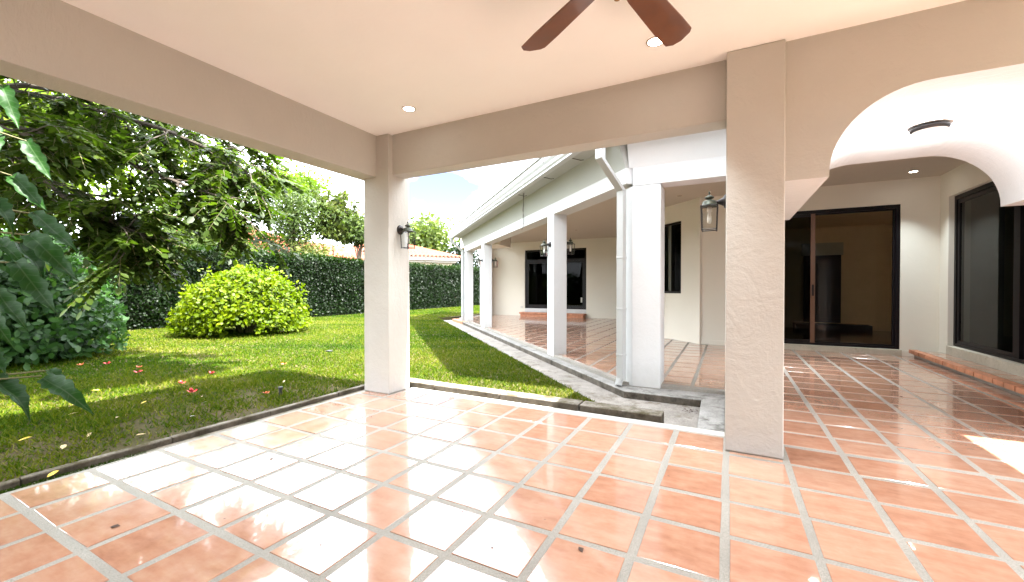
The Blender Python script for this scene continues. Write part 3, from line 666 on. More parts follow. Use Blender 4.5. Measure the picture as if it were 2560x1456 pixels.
# ------------------------------------------------------------ lanterns
def make_lantern(loc, rz, label):
    """local frame: wall at x=0, lantern hangs at +x"""
    r_ = thing('wall_lantern', (0, 0, 0), label, 'lantern', 'wall lanterns')
    MB().lathe([(0, .022), (.03, .02), (.052, .012), (.058, .0), (0, 0)], (0, 0, .235), (1, 0, 0), 20).obj('back_plate', M['iron'], r_, smooth=True)
    MB().lathe([(.040, .012), (.026, .035), (.014, .062), (.012, .085), (0, .085)], (0, 0, .235), (1, 0, 0), 16).obj('arm', M['iron'], r_, smooth=True)
    c = (.12, 0, 0)
    MB().lathe([(0, .330), (.005, .326), (.009, .315), (.005, .306), (.004, .300), (.012, .295), (.032, .283), (.036, .276), (.030, .268), (.014, .262), (.018, .258), (.045, .250), (.054, .236), (.056, .222), (.066, .214), (.066, .208), (0, .208)], c, (0, 0, 1), 20).obj('cap', M['verd'], r_, smooth=True)
    f = MB(); h0, h1 = .015, .208; wb, wt_ = .053, .060
    for sx in (-1, 1):
        for sy in (-1, 1):
            f.tube([(.12+sx*wt_, sy*wt_, h1), (.12+sx*wb, sy*wb, h0-.008)], .0055, 6)
    for z, w in ((h1, wt_), (h0, wb)):
        for a_, b_ in (((-1, -1), (1, -1)), ((1, -1), (1, 1)), ((1, 1), (-1, 1)), ((-1, 1), (-1, -1))):
            f.tube([(.12+a_[0]*w, a_[1]*w, z), (.12+b_[0]*w, b_[1]*w, z)], .004, 6)
    cg = f.obj('cage', M['iron'], r_)
    for a_, b_ in (((-1, -1), (1, -1)), ((1, -1), (1, 1)), ((1, 1), (-1, 1)), ((-1, 1), (-1, -1))):
        MB().add([(.12+a_[0]*wb, a_[1]*wb, h0), (.12+b_[0]*wb, b_[1]*wb, h0), (.12+b_[0]*wt_, b_[1]*wt_, h1), (.12+a_[0]*wt_, a_[1]*wt_, h1)], [(0, 1, 2, 3)]).obj('pane', M['lglass'], cg)
    b = MB().lathe([(0, .20), (.018, .198), (.02, .165), (.012, .16), (.012, .135), (.016, .12), (.017, .09), (.013, .07), (0, .065)], c, (0, 0, 1), 12).obj('bulb', M['bulb'], r_, smooth=True)
    r_.location = loc; r_.rotation_euler = (0, 0, rz); return r_
ln = make_lantern((-3.49, 3.80, 1.70), 0, 'dark iron lantern with glass panes on the lawn-corner pillar')
def put_lantern(loc, rz, label):
    c = copy_tree(ln); c.location = loc; c.rotation_euler = (0, 0, rz); c['label'] = label; return c
put_lantern((-.015, 3.735, 1.70), math.pi, 'dark iron lantern with a coil bulb on the left side of the wide pillar')
a = P4+D*.16; put_lantern((a.x, a.y, 1.82), R(225), 'iron lantern on the outer face of the porch pillar nearest the downspout')
a = P4+D*.10+Nn*.27; put_lantern((a.x, a.y, 1.86), R(45), 'iron lantern on the inner face of the porch pillar, in front of the dark door')
a = P5+D*.16; put_lantern((a.x, a.y, 1.86), R(225), 'iron lantern on the outer face of the second porch pillar from the far end')
a = P5+D*.02+Nn*.27; put_lantern((a.x, a.y, 1.86), R(45), 'iron lantern on the inner face of the second porch pillar from the far end')
put_lantern((-3.76, .485, 1.66), R(90), 'lantern cut off by the left edge of the photo among the leaves')

# ------------------------------------------------------------ downlights, sconce
def downlight(x, y, z, label, lit=True, power=None, seen=True, r=.066):
    t_ = thing('downlight', (x, y, z), label, 'downlight', 'recessed downlights')
    MB().lathe([(r*.80, -.001), (r*.84, -.006), (r, -.005), (r*1.03, 0)], (x, y, z), (0, 0, 1), 28).obj('trim', M['trim'], t_, smooth=True)
    MB().lathe([(0, -.0025), (r*.81, -.0022)], (x, y, z), (0, 0, 1), 28).obj('lens', M['lens'] if lit else M['deadlens'], t_)
    if lit:
        ld = bpy.data.lights.new('downlight_lamp', 'AREA'); ld.shape = 'DISK'; ld.size = .11; ld.energy = power or DOWNLIGHT_W; ld.color = (.84, .95, 1.0); ld.spread = R(76)
        lo = bpy.data.objects.new('downlight_lamp', ld); COL.objects.link(lo); lo.parent = t_; lo.location = (0, 0, -.012)
    return t_
downlight(-2.83, 3.21, CZ, 'lit recessed downlight in the ceiling near the lawn-corner pillar')
downlight(-.47, 3.16, CZ, 'lit recessed downlight partly behind the ceiling fan blade')
for x, y in ((1.9, 3.1), (-2.83, .8), (-.47, .8), (1.9, .8), (-2.83, -1.6), (-.47, -1.6), (1.9, -1.6)):  # unseen downlights added to fill the terrace with light
    downlight(x, y, CZ, 'added unseen terrace fill downlight overhead, %s row, %s' % ('front' if y > 2 else 'middle' if y > 0 else 'back', 'lawn side' if x < -2 else 'fan line' if x < 0 else 'arch side'))
downlight(2.80, 9.45, 3.22, 'small lit downlight in the porch ceiling above the right sliding door', power=1.6)
downlight(1.2, 7.7, 3.22, 'added unseen fill downlight in the porch ceiling behind the arch', power=4)  # hidden downlight added to brighten the porch behind the arch
downlight(-.93, 9.62, 3.22, 'unlit recessed downlight in the porch ceiling before the angled wall', lit=False)
downlight(-4.65, 13.75, 3.22, 'unlit recessed downlight in the wing porch ceiling', lit=False)
sc_ = thing('dome_light', (1.47, 4.63, 2.58), 'flush dome ceiling light with a dark rim under the vaulted passage', 'ceiling light')
MB().lathe([(0, -.002), (.095, -.002), (.118, -.008), (.125, -.016), (.121, -.034), (.108, -.046)], (1.47, 4.63, 2.58), (0, 0, 1), 32).obj('rim', M['iron'], sc_, smooth=True)
MB().lathe([(.109, -.044), (.100, -.072), (.078, -.096), (.042, -.112), (0, -.118)], (1.47, 4.63, 2.58), (0, 0, 1), 32).obj('glass_bowl', M['bowl'], sc_, smooth=True)
ld = bpy.data.lights.new('vault_fill_lamp', 'POINT'); ld.energy = 4.5; ld.color = (.93, .97, 1.0); ld.shadow_soft_size = .06  # point lamp added below the bowl to brighten the vault
lo = bpy.data.objects.new('vault_fill_lamp', ld); COL.objects.link(lo); lo.parent = sc_; lo.location = (0, 0, -.20)

# ------------------------------------------------------------ ceiling fan
FX, FY, FZ = -.47, 1.98, 2.76
fan = thing('ceiling_fan', (FX, FY, CZ), 'ceiling fan with brown wooden blades and a brass finial', 'fan')
MB().lathe([(0, 0), (.07, 0), (.065, -.04), (.02, -.06)], (FX, FY, CZ), (0, 0, 1), 24).obj('canopy', M['brass'], fan, smooth=True)
MB().tube([(FX, FY, CZ-.04), (FX, FY, FZ+.06)], .013, 12).obj('downrod', M['brass'], fan)
MB().lathe([(0, .09), (.06, .085), (.11, .06), (.125, .02), (.125, -.02), (.10, -.05), (.06, -.065), (.05, -.09), (.03, -.11), (.012, -.12), (.02, -.135), (.013, -.152), (0, -.158)], (FX, FY, FZ), (0, 0, 1), 28).obj('motor', M['brass'], fan, smooth=True)
bl = [(.155, -.055), (.24, -.068), (.60, -.086), (.735, -.088), (.762, -.07), (.79, -.005), (.785, .045), (.755, .078), (.60, .082), (.24, .066), (.155, .055)]
bm_ = MB(); n = len(bl); bm_.add([(x, y, -.004) for x, y in bl]+[(x, y, .004) for x, y in bl], [tuple(range(n-1, -1, -1)), tuple(range(n, 2*n))]+[(i, (i+1) % n, n+(i+1) % n, n+i) for i in range(n)])
bme = mesh_of('blade', bm_.v, bm_.f); bme.materials.append(M['fan'])
am = MB().box(.10, .20, -.02, .02, -.002, .008).box(.17, .27, -.035, .035, .0045, .0105); ame = mesh_of('blade_arm', am.v, am.f); ame.materials.append(M['brass'])
for k in range(5):
    ang = R(111-36+72*k)
    for nm, me in (('blade', bme), ('blade_arm', ame)):
        o = mkobj(nm, me, None, fan, world=False); o.location = (0, 0, FZ-CZ); o.rotation_euler = (Matrix.Rotation(ang, 3, 'Z') @ Matrix.Rotation(R(-13), 3, 'X')).to_euler()

# ------------------------------------------------------------ foliage helpers
def leaf_mesh(name, C, U, V, W, L_, wd, tint, shape='diamond', fold=.18):
    """numpy leaves: centre/base C, unit axis U, side V, normal W; length L_, half-width wd"""
    n = len(C); L_ = L_[:, None]; wd = wd[:, None]
    if shape == 'diamond':
        pts = [C, C+U*L_*.45+V*wd+W*wd*fold, C+U*L_, C+U*L_*.45-V*wd+W*wd*fold]; faces = [(0, 1, 2), (0, 2, 3)]
    elif shape == 'oval':
        pts = [C, C+U*L_*.28+V*wd*.85+W*wd*fold, C+U*L_*.68+V*wd*.85+W*wd*fold, C+U*L_, C+U*L_*.68-V*wd*.85+W*wd*fold, C+U*L_*.28-V*wd*.85+W*wd*fold]
        faces = [(0, 1, 2, 3), (0, 3, 4, 5)]
    else:      # blade: single narrow triangle, bent
        pts = [C-V*wd, C+V*wd, C+U*L_]; faces = [(0, 1, 2)]
    k = len(pts); P = np.stack(pts, 1).reshape(-1, 3)
    me = bpy.data.meshes.new(name); nf = len(faces); fl = [len(f) for f in faces]
    idx = (np.arange(n)[:, None]*k+np.concatenate([np.array(f) for f in faces])[None]).ravel()
    me.vertices.add(n*k); me.vertices.foreach_set('co', P.ravel().astype(np.float32))
    me.loops.add(len(idx)); me.loops.foreach_set('vertex_index', idx.astype(np.int32))
    tot = np.tile(np.array(fl), n); start = np.concatenate([[0], np.cumsum(tot)[:-1]])
    me.polygons.add(len(tot)); me.polygons.foreach_set('loop_start', start.astype(np.int32)); me.polygons.foreach_set('loop_total', tot.astype(np.int32))
    at = me.attributes.new('tint', 'FLOAT', 'FACE'); at.data.foreach_set('value', np.repeat(np.clip(tint, 0, 1), nf).astype(np.float32))
    me.update(calc_edges=True); me.validate(); return me
def unit(a): return a/np.maximum(np.linalg.norm(a, axis=1, keepdims=True), 1e-9)
def frame_from(U, W0):
    U = unit(U); V = unit(np.cross(W0, U)); W = np.cross(U, V); return U, V, W
def rand_dirs(n, rg=rng): return unit(rg.normal(size=(n, 3)))
def vnoise(p, s, seed=0):       # cheap smooth value noise from sines
    r_ = np.random.default_rng(seed); out = np.zeros(len(p))
    for k in range(6):
        d = r_.normal(size=3)*s*(1+.5*k); out += np.sin(p@d+r_.uniform(0, 6.28))/(1+.4*k)
    return out/3.0

# ------------------------------------------------------------ grass
def lawn_inside(x, y):
    a = (x < -4.13) & (y < 4.21); b = (y >= 4.22) & (x+y < 3.13)
    return (a | b | ((x < -10.4) & (y > 13.9))) & (x > -15.2)
def bare(x, y):
    p = np.stack([x, y, 0*x], 1); n = vnoise(p, .9, 5)*.35+vnoise(p, 4.2, 6)*.55+vnoise(p, 9.0, 16)*.35
    near = np.exp(-((x+4.4)/1.0)**2)*np.clip((4.9-y)/3.0, 0, 1)*.75
    leftp = np.exp(-((x+6.3)/1.5)**2-((y-2.6)/1.0)**2)*.35+np.exp(-((x+8.5)/1.6)**2-((y-4.6)/.9)**2)*.5
    return n+near+leftp-.75*(y > 4.3)
NB = 420000
# sample by distance so that near blades are dense
yy = rng.uniform(-1.0, 24, NB*3); xx = rng.uniform(-15.2, -1.0, NB*3)
dist = np.sqrt(xx**2+yy**2); keep = lawn_inside(xx, yy) & (rng.random(len(xx)) < np.clip((6.5/dist)**1.5, .08, 1))
cx = xx*math.cos(YAW)+yy*math.sin(YAW); cy = -xx*math.sin(YAW)+yy*math.cos(YAW)
keep &= (cy > .3) & (np.abs(cx/np.maximum(cy, .01)) < 1.32)
bb = bare(xx, yy); keep &= rng.random(len(xx)) > np.clip((bb-.25)*1.0, 0, .93)
xx, yy, dist, bb = xx[keep], yy[keep], dist[keep], bb[keep]
n = len(xx); C = np.stack([xx, yy, np.full(n, -.006)], 1)
lean = rng.normal(size=(n, 2))*.62; U = unit(np.stack([lean[:, 0], lean[:, 1], np.ones(n)*.75], 1))
U, V, W = frame_from(U, rand_dirs(n))
clump = np.clip(vnoise(C, 6.0, 77)+.3, 0, 1.2); shady = np.clip((5.2-C[:, 1])/2.5, 0, 1)*np.clip((C[:, 0]+9)/3, 0, 1)
Lb = rng.uniform(.022, .05, n)*(1+dist*.018)*(1+.75*clump*shady); wb_ = rng.uniform(.0022, .0045, n)*(1+dist*.13)
tt = .45+.16*rng.normal(size=n)+.20*vnoise(C, .8, 9)+.14*vnoise(C, 2.7, 19)+.22*np.exp(-((C[:, 0]+8.6)/2.2)**2-((C[:, 1]-4.5)/1.0)**2)*rng.random(n)+np.clip(bb, 0, 1.2)*.34*rng.random(n)**2
mkobj('grass', leaf_mesh('grass', C, U, V, W, Lb, wb_, tt, 'blade'), M['grass'], kind='stuff', label='short turf grass on the lawn, worn to soil in patches', cat='grass')
# moss and weeds in the gutter strip at the left
n = 5000; x = rng.uniform(-4.03, -3.9, n); y = rng.uniform(-.3, 1.55, n); k_ = rng.random(n) < np.clip(1.5-(y-.9)*2.0, 0.02, 1); x, y = x[k_], y[k_]; n = len(x)
C = np.stack([x, y, np.full(n, -.031)], 1); U, V, W = frame_from(np.stack([rng.normal(size=n)*.8, rng.normal(size=n)*.8, np.ones(n)], 1), rand_dirs(n))
mkobj('moss', leaf_mesh('moss', C, U, V, W, rng.uniform(.01, .026, n), rng.uniform(.002, .004, n), .18+.15*rng.normal(size=n), 'blade'), M['grass'], kind='stuff', label='green moss in the gutter strip at the left kerb', cat='moss')

# ------------------------------------------------------------ hedge
def foliage_shell(name, C, Nrm, size, mat, parent, tint, aspect=.42, spread=.9, shape='oval', droop=0):
    n = len(C); U = unit(Nrm*.35+rand_dirs(n)*spread+np.array([0, 0, -droop])); U, V, W = frame_from(U, unit(Nrm+rand_dirs(n)*.6))
    L_ = size*rng.uniform(.65, 1.35, n); return mkobj(name, leaf_mesh(name, C, U, V, W, L_, L_*aspect, tint, shape), mat, parent)
hx, hz = -15.3, 2.5
hg = thing('hedge', (hx-.6, 10, 0), 'tall clipped green hedge along the far side of the lawn', 'hedge')
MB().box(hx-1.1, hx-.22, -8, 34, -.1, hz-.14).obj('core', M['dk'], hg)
n = 105000
y = rng.uniform(-4, 31, n); top = rng.random(n) < .3; z = np.where(top, hz+.02, rng.uniform(.03, hz, n))
x = np.where(top, rng.uniform(hx-1.1, hx, n), hx)
p = np.stack([x, y, z], 1); bump = vnoise(p, 1.1, 3)*.10+vnoise(p, 3.2, 4)*.06+rng.normal(size=n)*.05
Nn_ = np.where(top[:, None], np.array([0, 0, 1.0]), np.array([1.0, 0, 0.1])); C = p+Nn_*bump[:, None]-Nn_*rng.uniform(0, .12, n)[:, None]
tint = .36+.14*rng.normal(size=n)+bump*1.4+np.where(top, .42, 0)+np.clip((z-2.2)*.9, 0, .3)  # top leaves tinted lighter to imitate sunlight on the hedge top
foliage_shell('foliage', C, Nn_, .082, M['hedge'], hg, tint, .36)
# low edging of dry ground at the hedge foot
# ------------------------------------------------------------ round lime bush
bc = np.array([-11.7, 6.72, 0]); br_ = np.array([1.54, 1.54, 1.76])
bs = thing('lime_bush', bc, 'round lime-green bush on the lawn before the hedge', 'bush')
n = 17000; d = rand_dirs(n); d[:, 2] = np.abs(d[:, 2])**.8; d = unit(d)
lump = 1+.065*vnoise(d, 2.6, 21)+.06*vnoise(d, 8.0, 22)
rr_ = lump*rng.uniform(.74, 1.02, n); C = bc+d*br_*rr_[:, None]; C[:, 2] = np.maximum(C[:, 2], .12+.1*rng.random(n))
gap = (vnoise(d, 6.5, 31) > -.48) | (d[:, 2] > .75)
tocam = unit(-bc[None, :])[0]; notch = (d@tocam > .80) & (d[:, 2] < .22) & (vnoise(d, 3, 8) > -.3)
k_ = gap & ~notch; C, d, rr_ = C[k_], d[k_], rr_[k_]
sdir = rand_dirs(70); sdir[:, 2] = np.abs(sdir[:, 2])*.8+.1; sdir = unit(sdir)     # stray shoots
for q_ in sdir:
    m_ = int(rng.integers(7, 16)); tt_ = rng.uniform(.92, 1.16, m_); C = np.vstack([C, bc+q_*br_*tt_[:, None]+rng.normal(size=(m_, 3))*.035]); d = np.vstack([d, np.repeat(q_[None], m_, 0)]); rr_ = np.concatenate([rr_, tt_*.95])
n = len(C)
foliage_shell('foliage', C, d, .088, M['lime'], bs, .36+.24*rng.normal(size=n)+(rr_-.95)*2.4+.12*d[:, 2]+.25*vnoise(d, 5.0, 61), .38, .85, 'oval', .25)  # inner leaves tinted darker, upper ones lighter: shading painted into the leaf colour
w = MB()
for k in range(14):
    a_ = k*2.399; w.tube([bc+np.array([.12*math.cos(a_), .12*math.sin(a_), -.02]), bc+np.array([.5*math.cos(a_), .5*math.sin(a_), .6]), bc+np.array([1.25*math.cos(a_), 1.25*math.sin(a_), 1.0+.4*random.random()])], [.03, .02, .008], 6)
w.obj('stems', M['twig'], bs)
mk = MB().lathe([(0, 1.2), (.5, 1.1), (.85, .8), (.95, .5), (.7, .3), (0, .25)], bc, (0, 0, 1), 14).obj('dark_inner_core', M['dk'], bs)  # solid near-black core put in for the shade inside the bush

# ------------------------------------------------------------ generic trees
def limb_tree(name, base, trunk_h, crown_c, crown_r, nleaf, size, mat, label, group, tr=.12, tint0=.45, shape='oval', aspect=.4, clumps=26, seed=1, droop=.2, trunk_pts=None, flat=1.0):
    rg = np.random.default_rng(seed); base = Vector(base); cc = np.array(crown_c); cr_ = np.array(crown_r)
    t_ = thing(name, base, label, 'tree', group)
    tk = MB(); top = Vector(crown_c); pts = [base+Vector((0, 0, -.1)), base.lerp(top, .35)+Vector((rg.normal()*.1, rg.normal()*.1, 0)), base.lerp(top, .75)]
    tk.tube(pts, [tr, tr*.8, tr*.55], 9)
    dirs = unit(rg.normal(size=(clumps, 3))); cen = cc+dirs*cr_*rg.uniform(.35, .92, clumps)[:, None]
    for c_ in cen[:12]:
        m_ = pts[2].lerp(Vector(c_), .5)+Vector((0, 0, .1)); tk.tube([pts[1].lerp(pts[2], rg.uniform(.3, 1)), m_, Vector(c_)], [tr*.4, tr*.25, tr*.08], 6)
    tk.obj('trunk', M['bark'], t_)
    ci = rg.integers(0, clumps, nleaf); sp = cr_.mean()*.34
    off = rg.normal(size=(nleaf, 3))*np.array([1, 1, .62*flat])*sp
    C = cen[ci]+off; Nrm = unit(off+np.array([0, 0, .5])*sp)
    tint = tint0+.15*rg.normal(size=nleaf)+.28*off[:, 2]/sp*.5+.12*(rg.random(clumps)[ci]-.5)*2
    foliage_shell('crown', C, Nrm, size, mat, t_, tint, aspect, .9, shape, droop); return t_
G = 'trees beyond the hedge'
limb_tree('leafy_tree', (-18.6, 12.9, 0), 3, (-18.6, 12.9, 4.3), (1.5, 1.5, 2.0), 6500, .17, M['far1'], 'dark green tree with drooping leaves behind the hedge, beneath a bright crown', G, .11, .38, 'diamond', .2, 26, 2, .6)
limb_tree('bright_tree', (-21.0, 14.6, 0), 5, (-21.0, 14.6, 6.7), (1.45, 1.6, .75), 2600, .26, M['brightleaf'], 'tree with a bright green feathery crown standing above the others', G, .10, .5, 'diamond', .22, 16, 3, .1)
limb_tree('small_tree', (-16.9, 15.45, 0), 2.5, (-16.9, 15.4, 4.25), (.9, .9, 1.0), 2600, .18, M['far1'], 'small round tree with a bare trunk next to the lawn-corner pillar', G, .085, .40, 'oval', .3, 16, 4, .3)
limb_tree('round_tree', (-26.5, 32.8, 0), 4, (-26.5, 32.8, 5.6), (3.1, 3.1, 2.7), 5200, .34, M['far1'], 'large round-crowned tree behind the red-tiled roof', G, .3, .62, 'oval', .36, 30, 5, .2)
limb_tree('dark_tree', (-21.5, 31.0, 0), 3, (-21.5, 31.0, 3.6), (1.6, 1.6, 1.9), 2600, .26, M['hedge'], 'dark tree between the red-tiled roof and the end of the wing', G, .15, .55, 'diamond', .3, 18, 6, .4)
limb_tree('yellow_shrub', (-17.4, 13.6, 0), 1.5, (-17.3, 13.3, 2.55), (1.5, 1.6, .7), 2600, .16, M['far2'], 'yellowish shrub showing just above the hedge top', G, .06, .7, 'diamond', .26, 18, 7, .3)
limb_tree('leafy_tree', (-19.8, 9.2, 0), 3, (-19.6, 9.0, 3.4), (1.7, 2.2, 1.5), 4200, .20, M['far1'], 'green tree behind the hedge above the lime bush', G, .12, .42, 'oval', .34, 22, 8, .3)
# feathery tree: long arching sprays of tiny leaflets
def spray_tree(name, base, top, tips, mat, label, group, lf=.11, per=70, tr=.09, hang=.25, tint0=.45, seed=3, width=.30):
    rg = np.random.default_rng(seed); t_ = thing(name, base, label, 'tree', group); w = MB(); base = Vector(base); top = Vector(top)
    w.tube([base+Vector((0, 0, -.1)), base.lerp(top, .5)+Vector((.1, 0, 0)), top], [tr, tr*.75, tr*.5], 8)
    Cs, Us, Ts = [], [], []
    for tip in tips:
        tip = Vector(tip); mid = top.lerp(tip, .5)+Vector((0, 0, .12*(tip-top).length))
        pts = []
        for i in range(9):
            t1 = i/8; pts.append(top*(1-t1)**2+mid*2*t1*(1-t1)+tip*t1*t1)
        w.tube(pts, [tr*.35*(1-i/9)+.006 for i in range(9)], 5)
        for i in range(per):
            t1 = rg.uniform(.18, 1); p_ = np.array(top*(1-t1)**2+mid*2*t1*(1-t1)+tip*t1*t1); ax = np.array((tip-top).normalized())
            sd_ = unit(np.cross(ax, rg.normal(size=3))[None])[0]; L1 = width*(1.15-.6*t1)*rg.uniform(.5, 1.1); dirp = unit((sd_+ax*.5+np.array([0, 0, -hang]))[None])[0]
            for j in range(6):
                Cs.append(p_+dirp*L1*(j+1)/6); Us.append(dirp+rg.normal(size=3)*.7); Ts.append(rg.normal()*.16)
    w.obj('trunk', M['bark'], t_)
    Cs = np.array(Cs); Us = np.array(Us); U, V, W = frame_from(Us, unit(rg.normal(size=Cs.shape)+np.array([0, 0, 1.0])))
    L_ = lf*rg.uniform(.6, 1.3, len(Cs)); mkobj('crown', leaf_mesh('crown', Cs, U, V, W, L_, L_*.22, tint0+np.array(Ts), 'diamond'), mat, t_); return t_
rg = np.random.default_rng(5)
tips = [(-22.5+rg.normal()*1.3, 12.6+rg.normal()*2.2, 7.9+rg.normal()*.8) for k in range(12)]+[(-21.0, 14.6, 8.8), (-20.6, 11.6, 7.1), (-21.4, 14.9, 7.2), (-20.5, 10.6, 6.6), (-22.0, 15.2, 9.2)]
spray_tree('feathery_tree', (-23.6, 11.0, 0), (-23.4, 11.2, 5.6), tips, M['far3'], 'tall feathery tree with thin arching sprays against the sky', G, .17, 60, .13, .15, .4, 6, .75)
tips = [(-17.7+.95*math.cos(a_)*r_, 14.35+1.0*math.sin(a_)*r_, z_) for a_, r_, z_ in [(k*2.4, .5+.5*rg.random(), 3.0+3.2*rg.random()) for k in range(30)]]+[(-17.2, 15.6, 5.3), (-17.0, 15.3, 5.7), (-17.9, 13.6, 6.0), (-17.3, 15.9, 4.8)]
spray_tree('bamboo_clump', (-17.7, 14.4, 0), (-17.7, 14.4, 4.0), tips, M['far2'], 'bamboo-like clump with narrow leaves behind the hedge', G, .22, 34, .05, .35, .45, 8, .28)

# ------------------------------------------------------------ neighbour houses
def tiled_roof(root, corners, name='roof', pitch=.30, m=M['rooft']):
    """corrugated sheet between eave (a,b) and ridge (c,d): rows of barrel tiles"""
    a, b, c, d = map(Vector, corners); n_ = max(4, int((b-a).length/pitch)); vs = []; fs = []
    nrm = (b-a).cross(d-a).normalized(); nrm = nrm if nrm.z > 0 else -nrm; seg = n_*6; rows = 10
    for j in range(rows+1):
        v = j/rows
        for i in range(seg+1):
            u = i/seg; ph = (i % 6)/6*2*math.pi; p_ = a.lerp(b, u).lerp(d.lerp(c, u), v); vs.append(p_+nrm*(pitch*.28*math.sin(ph)+.012*(j % 2)))
    w = seg+1
    for j in range(rows):
        for i in range(seg): fs.append((j*w+i, j*w+i+1, (j+1)*w+i+1, (j+1)*w+i))
    o = MB().add(vs, fs).obj(name, m, root, smooth=True); return o
def neighbour(name, c, w, d, h, rh, rz, label, ov=.5):
    t_ = thing(name, c, label, 'house', 'neighbouring houses'); X = Vector((math.cos(rz), math.sin(rz), 0)); Y = Vector((-math.sin(rz), math.cos(rz), 0)); c = Vector(c); Zv = Vector((0, 0, 1))
    MB().obox(c-X*w/2-Y*d/2, X*w, Y*d, Zv*h).obj('wall', M['house'], t_)
    MB().obox(c-X*(w/2+ov)-Y*(d/2+ov)+Zv*h, X*(w+2*ov), Y*(d+2*ov), Zv*.28).obj('fascia', M['housew'], t_)
    MB().obox(c-X*(w/2+ov*.55)-Y*(d/2+ov*.55)+Zv*(h-.16), X*(w+1.1*ov), Y*(d+1.1*ov), Zv*.16).obj('cornice', M['housew'], t_)
    e = ov+.12; z = h+.28; A = c-X*(w/2+e)-Y*(d/2+e)+Zv*z; B = c+X*(w/2+e)-Y*(d/2+e)+Zv*z; C_ = c+X*(w/2+e)+Y*(d/2+e)+Zv*z; E_ = c-X*(w/2+e)+Y*(d/2+e)+Zv*z
    r1 = c-X*(w/2-d/2)+Zv*(z+rh); r2 = c+X*(w/2-d/2)+Zv*(z+rh)
    for q in ((A, B, r2, r1), (B, C_, r2, r2), (C_, E_, r1, r2), (E_, A, r1, r1)): tiled_roof(t_, q)
    return t_
neighbour('neighbour_house', (-24.4, 25.2, 0), 9, 6, 3.3, 1.15, R(50), 'cream house with red barrel-tile roof above the hedge, right of the lawn-corner pillar')
neighbour('neighbour_house', (-25.6, 19.2, 0), 7, 5, 2.9, 1.1, R(80), 'beige house with red tiled roof behind the small tree')
neighbour('neighbour_house', (-27.8, 14.6, 0), 8.5, 6, 3.3, 1.6, R(85), 'beige house with red tiled roof half hidden by the drooping branches')

# ------------------------------------------------------------ tree with compound leaves overhanging the lawn
rg = np.random.default_rng(17)
ct = thing('overhanging_tree', (-10.6, .6, 0), 'tree with drooping compound leaves overhanging the lawn from the left', 'tree')
w = MB()
root = Vector((-10.6, .6, -.1)); fork = Vector((-10.3, .95, 2.6))
w.tube([root, Vector((-10.5, .7, 1.3)), fork, Vector((-10.0, 1.2, 3.9))], [.20, .17, .14, .09], 10)
branches = [
 [fork, (-9.6, 1.35, 3.75), (-8.9, 1.6, 3.6), (-7.8, 1.82, 2.75), (-7.0, 2.0, 2.25), (-6.5, 2.25, 2.0), (-6.2, 2.4, 1.85)],
 [fork, (-9.0, 1.65, 3.6), (-8.3, 2.1, 3.3), (-7.5, 2.42, 3.05), (-6.7, 2.70, 2.75), (-6.1, 2.9, 2.5), (-5.8, 3.0, 2.35)],
 [(-10.0, 1.2, 3.9), (-9.3, 1.9, 4.1), (-8.5, 2.35, 3.95), (-7.3, 3.0, 3.55), (-6.4, 3.28, 3.15), (-5.8, 3.4, 2.8)],
 [(-10.0, 1.2, 3.9), (-9.4, 2.2, 4.3), (-8.6, 2.9, 4.2), (-7.6, 3.5, 3.8), (-6.7, 3.8, 3.35)],
 [fork, (-9.5, 1.5, 3.0), (-8.6, 1.95, 2.6), (-7.7, 2.3, 2.3), (-7.1, 2.45, 2.1), (-6.7, 2.5, 2.0)],
 [fork, (-9.8, .8, 3.5), (-8.8, .95, 3.5), (-7.6, 1.3, 3.2), (-6.8, 1.6, 2.9)],
]
leafs = []       # (base point, direction)
for b in branches:
    b = [Vector(q) for q in b]; w.tube(b, [.042*(1-i/len(b))+.006 for i in range(len(b))], 7)
    for i in range(1, len(b)-1):
        for k in range(11):
            p0 = b[i].lerp(b[i+1], rg.random()); dv = (b[i+1]-b[i]).normalized()
            tw = p0+Vector((rg.normal()*.28, rg.normal()*.28, rg.normal()*.18-.12))+dv*rg.uniform(.15, .5)
            mid = p0.lerp(tw, .5)+Vector((0, 0, .06)); w.tube([p0, mid, tw], [.010, .007, .004], 5)
            for m_ in range(7):
                leafs.append((mid.lerp(tw, rg.uniform(.0, 1)), (tw-p0).normalized()))
for e in ((-8.6, 1.9, 5.0), (-7.5, 2.4, 4.8), (-7.8, .9, 4.9), (-7.0, .1, 4.5), (-6.6, 1.5, 4.4), (-6.3, .6, 4.2), (-5.3, .9, 4.3), (-5.4, -.6, 4.4), (-6.2, -1.4, 5.0), (-5.5, -2.2, 4.2), (-7.4, -1.0, 5.3), (-5.9, .2, 5.3), (-6.9, 1.0, 5.8), (-8.2, .0, 5.6), (-5.2, 1.9, 4.3), (-6.0, 2.1, 5.2), (-9.6, -.9, 3.6), (-8.6, -1.6, 3.3), (-7.6, -2.4, 3.1), (-10.6, -2.0, 4.0), (-7.2, -.8, 3.7), (-6.6, -3.2, 2.7), (-8.8, -3.4, 3.4)):  # extra high and out-of-view limbs added to block sky light
    q = Vector(e); w.tube([fork, fork.lerp(q, .5)+Vector((0, 0, .5)), q], [.06, .035, .01], 6)
    for k in range(26):
        tw = q+Vector((rg.normal()*.6, rg.normal()*.6, rg.normal()*.45)); w.tube([q, tw], [.008, .004], 4)
        for m_ in range(6): leafs.append((q.lerp(tw, rg.uniform(.3, 1.1)), (tw-q).normalized()))
w.obj('trunk', M['darkbark'], ct)
Cs, Us, Ws, Ts, Ls = [], [], [], [], []; rach = MB()
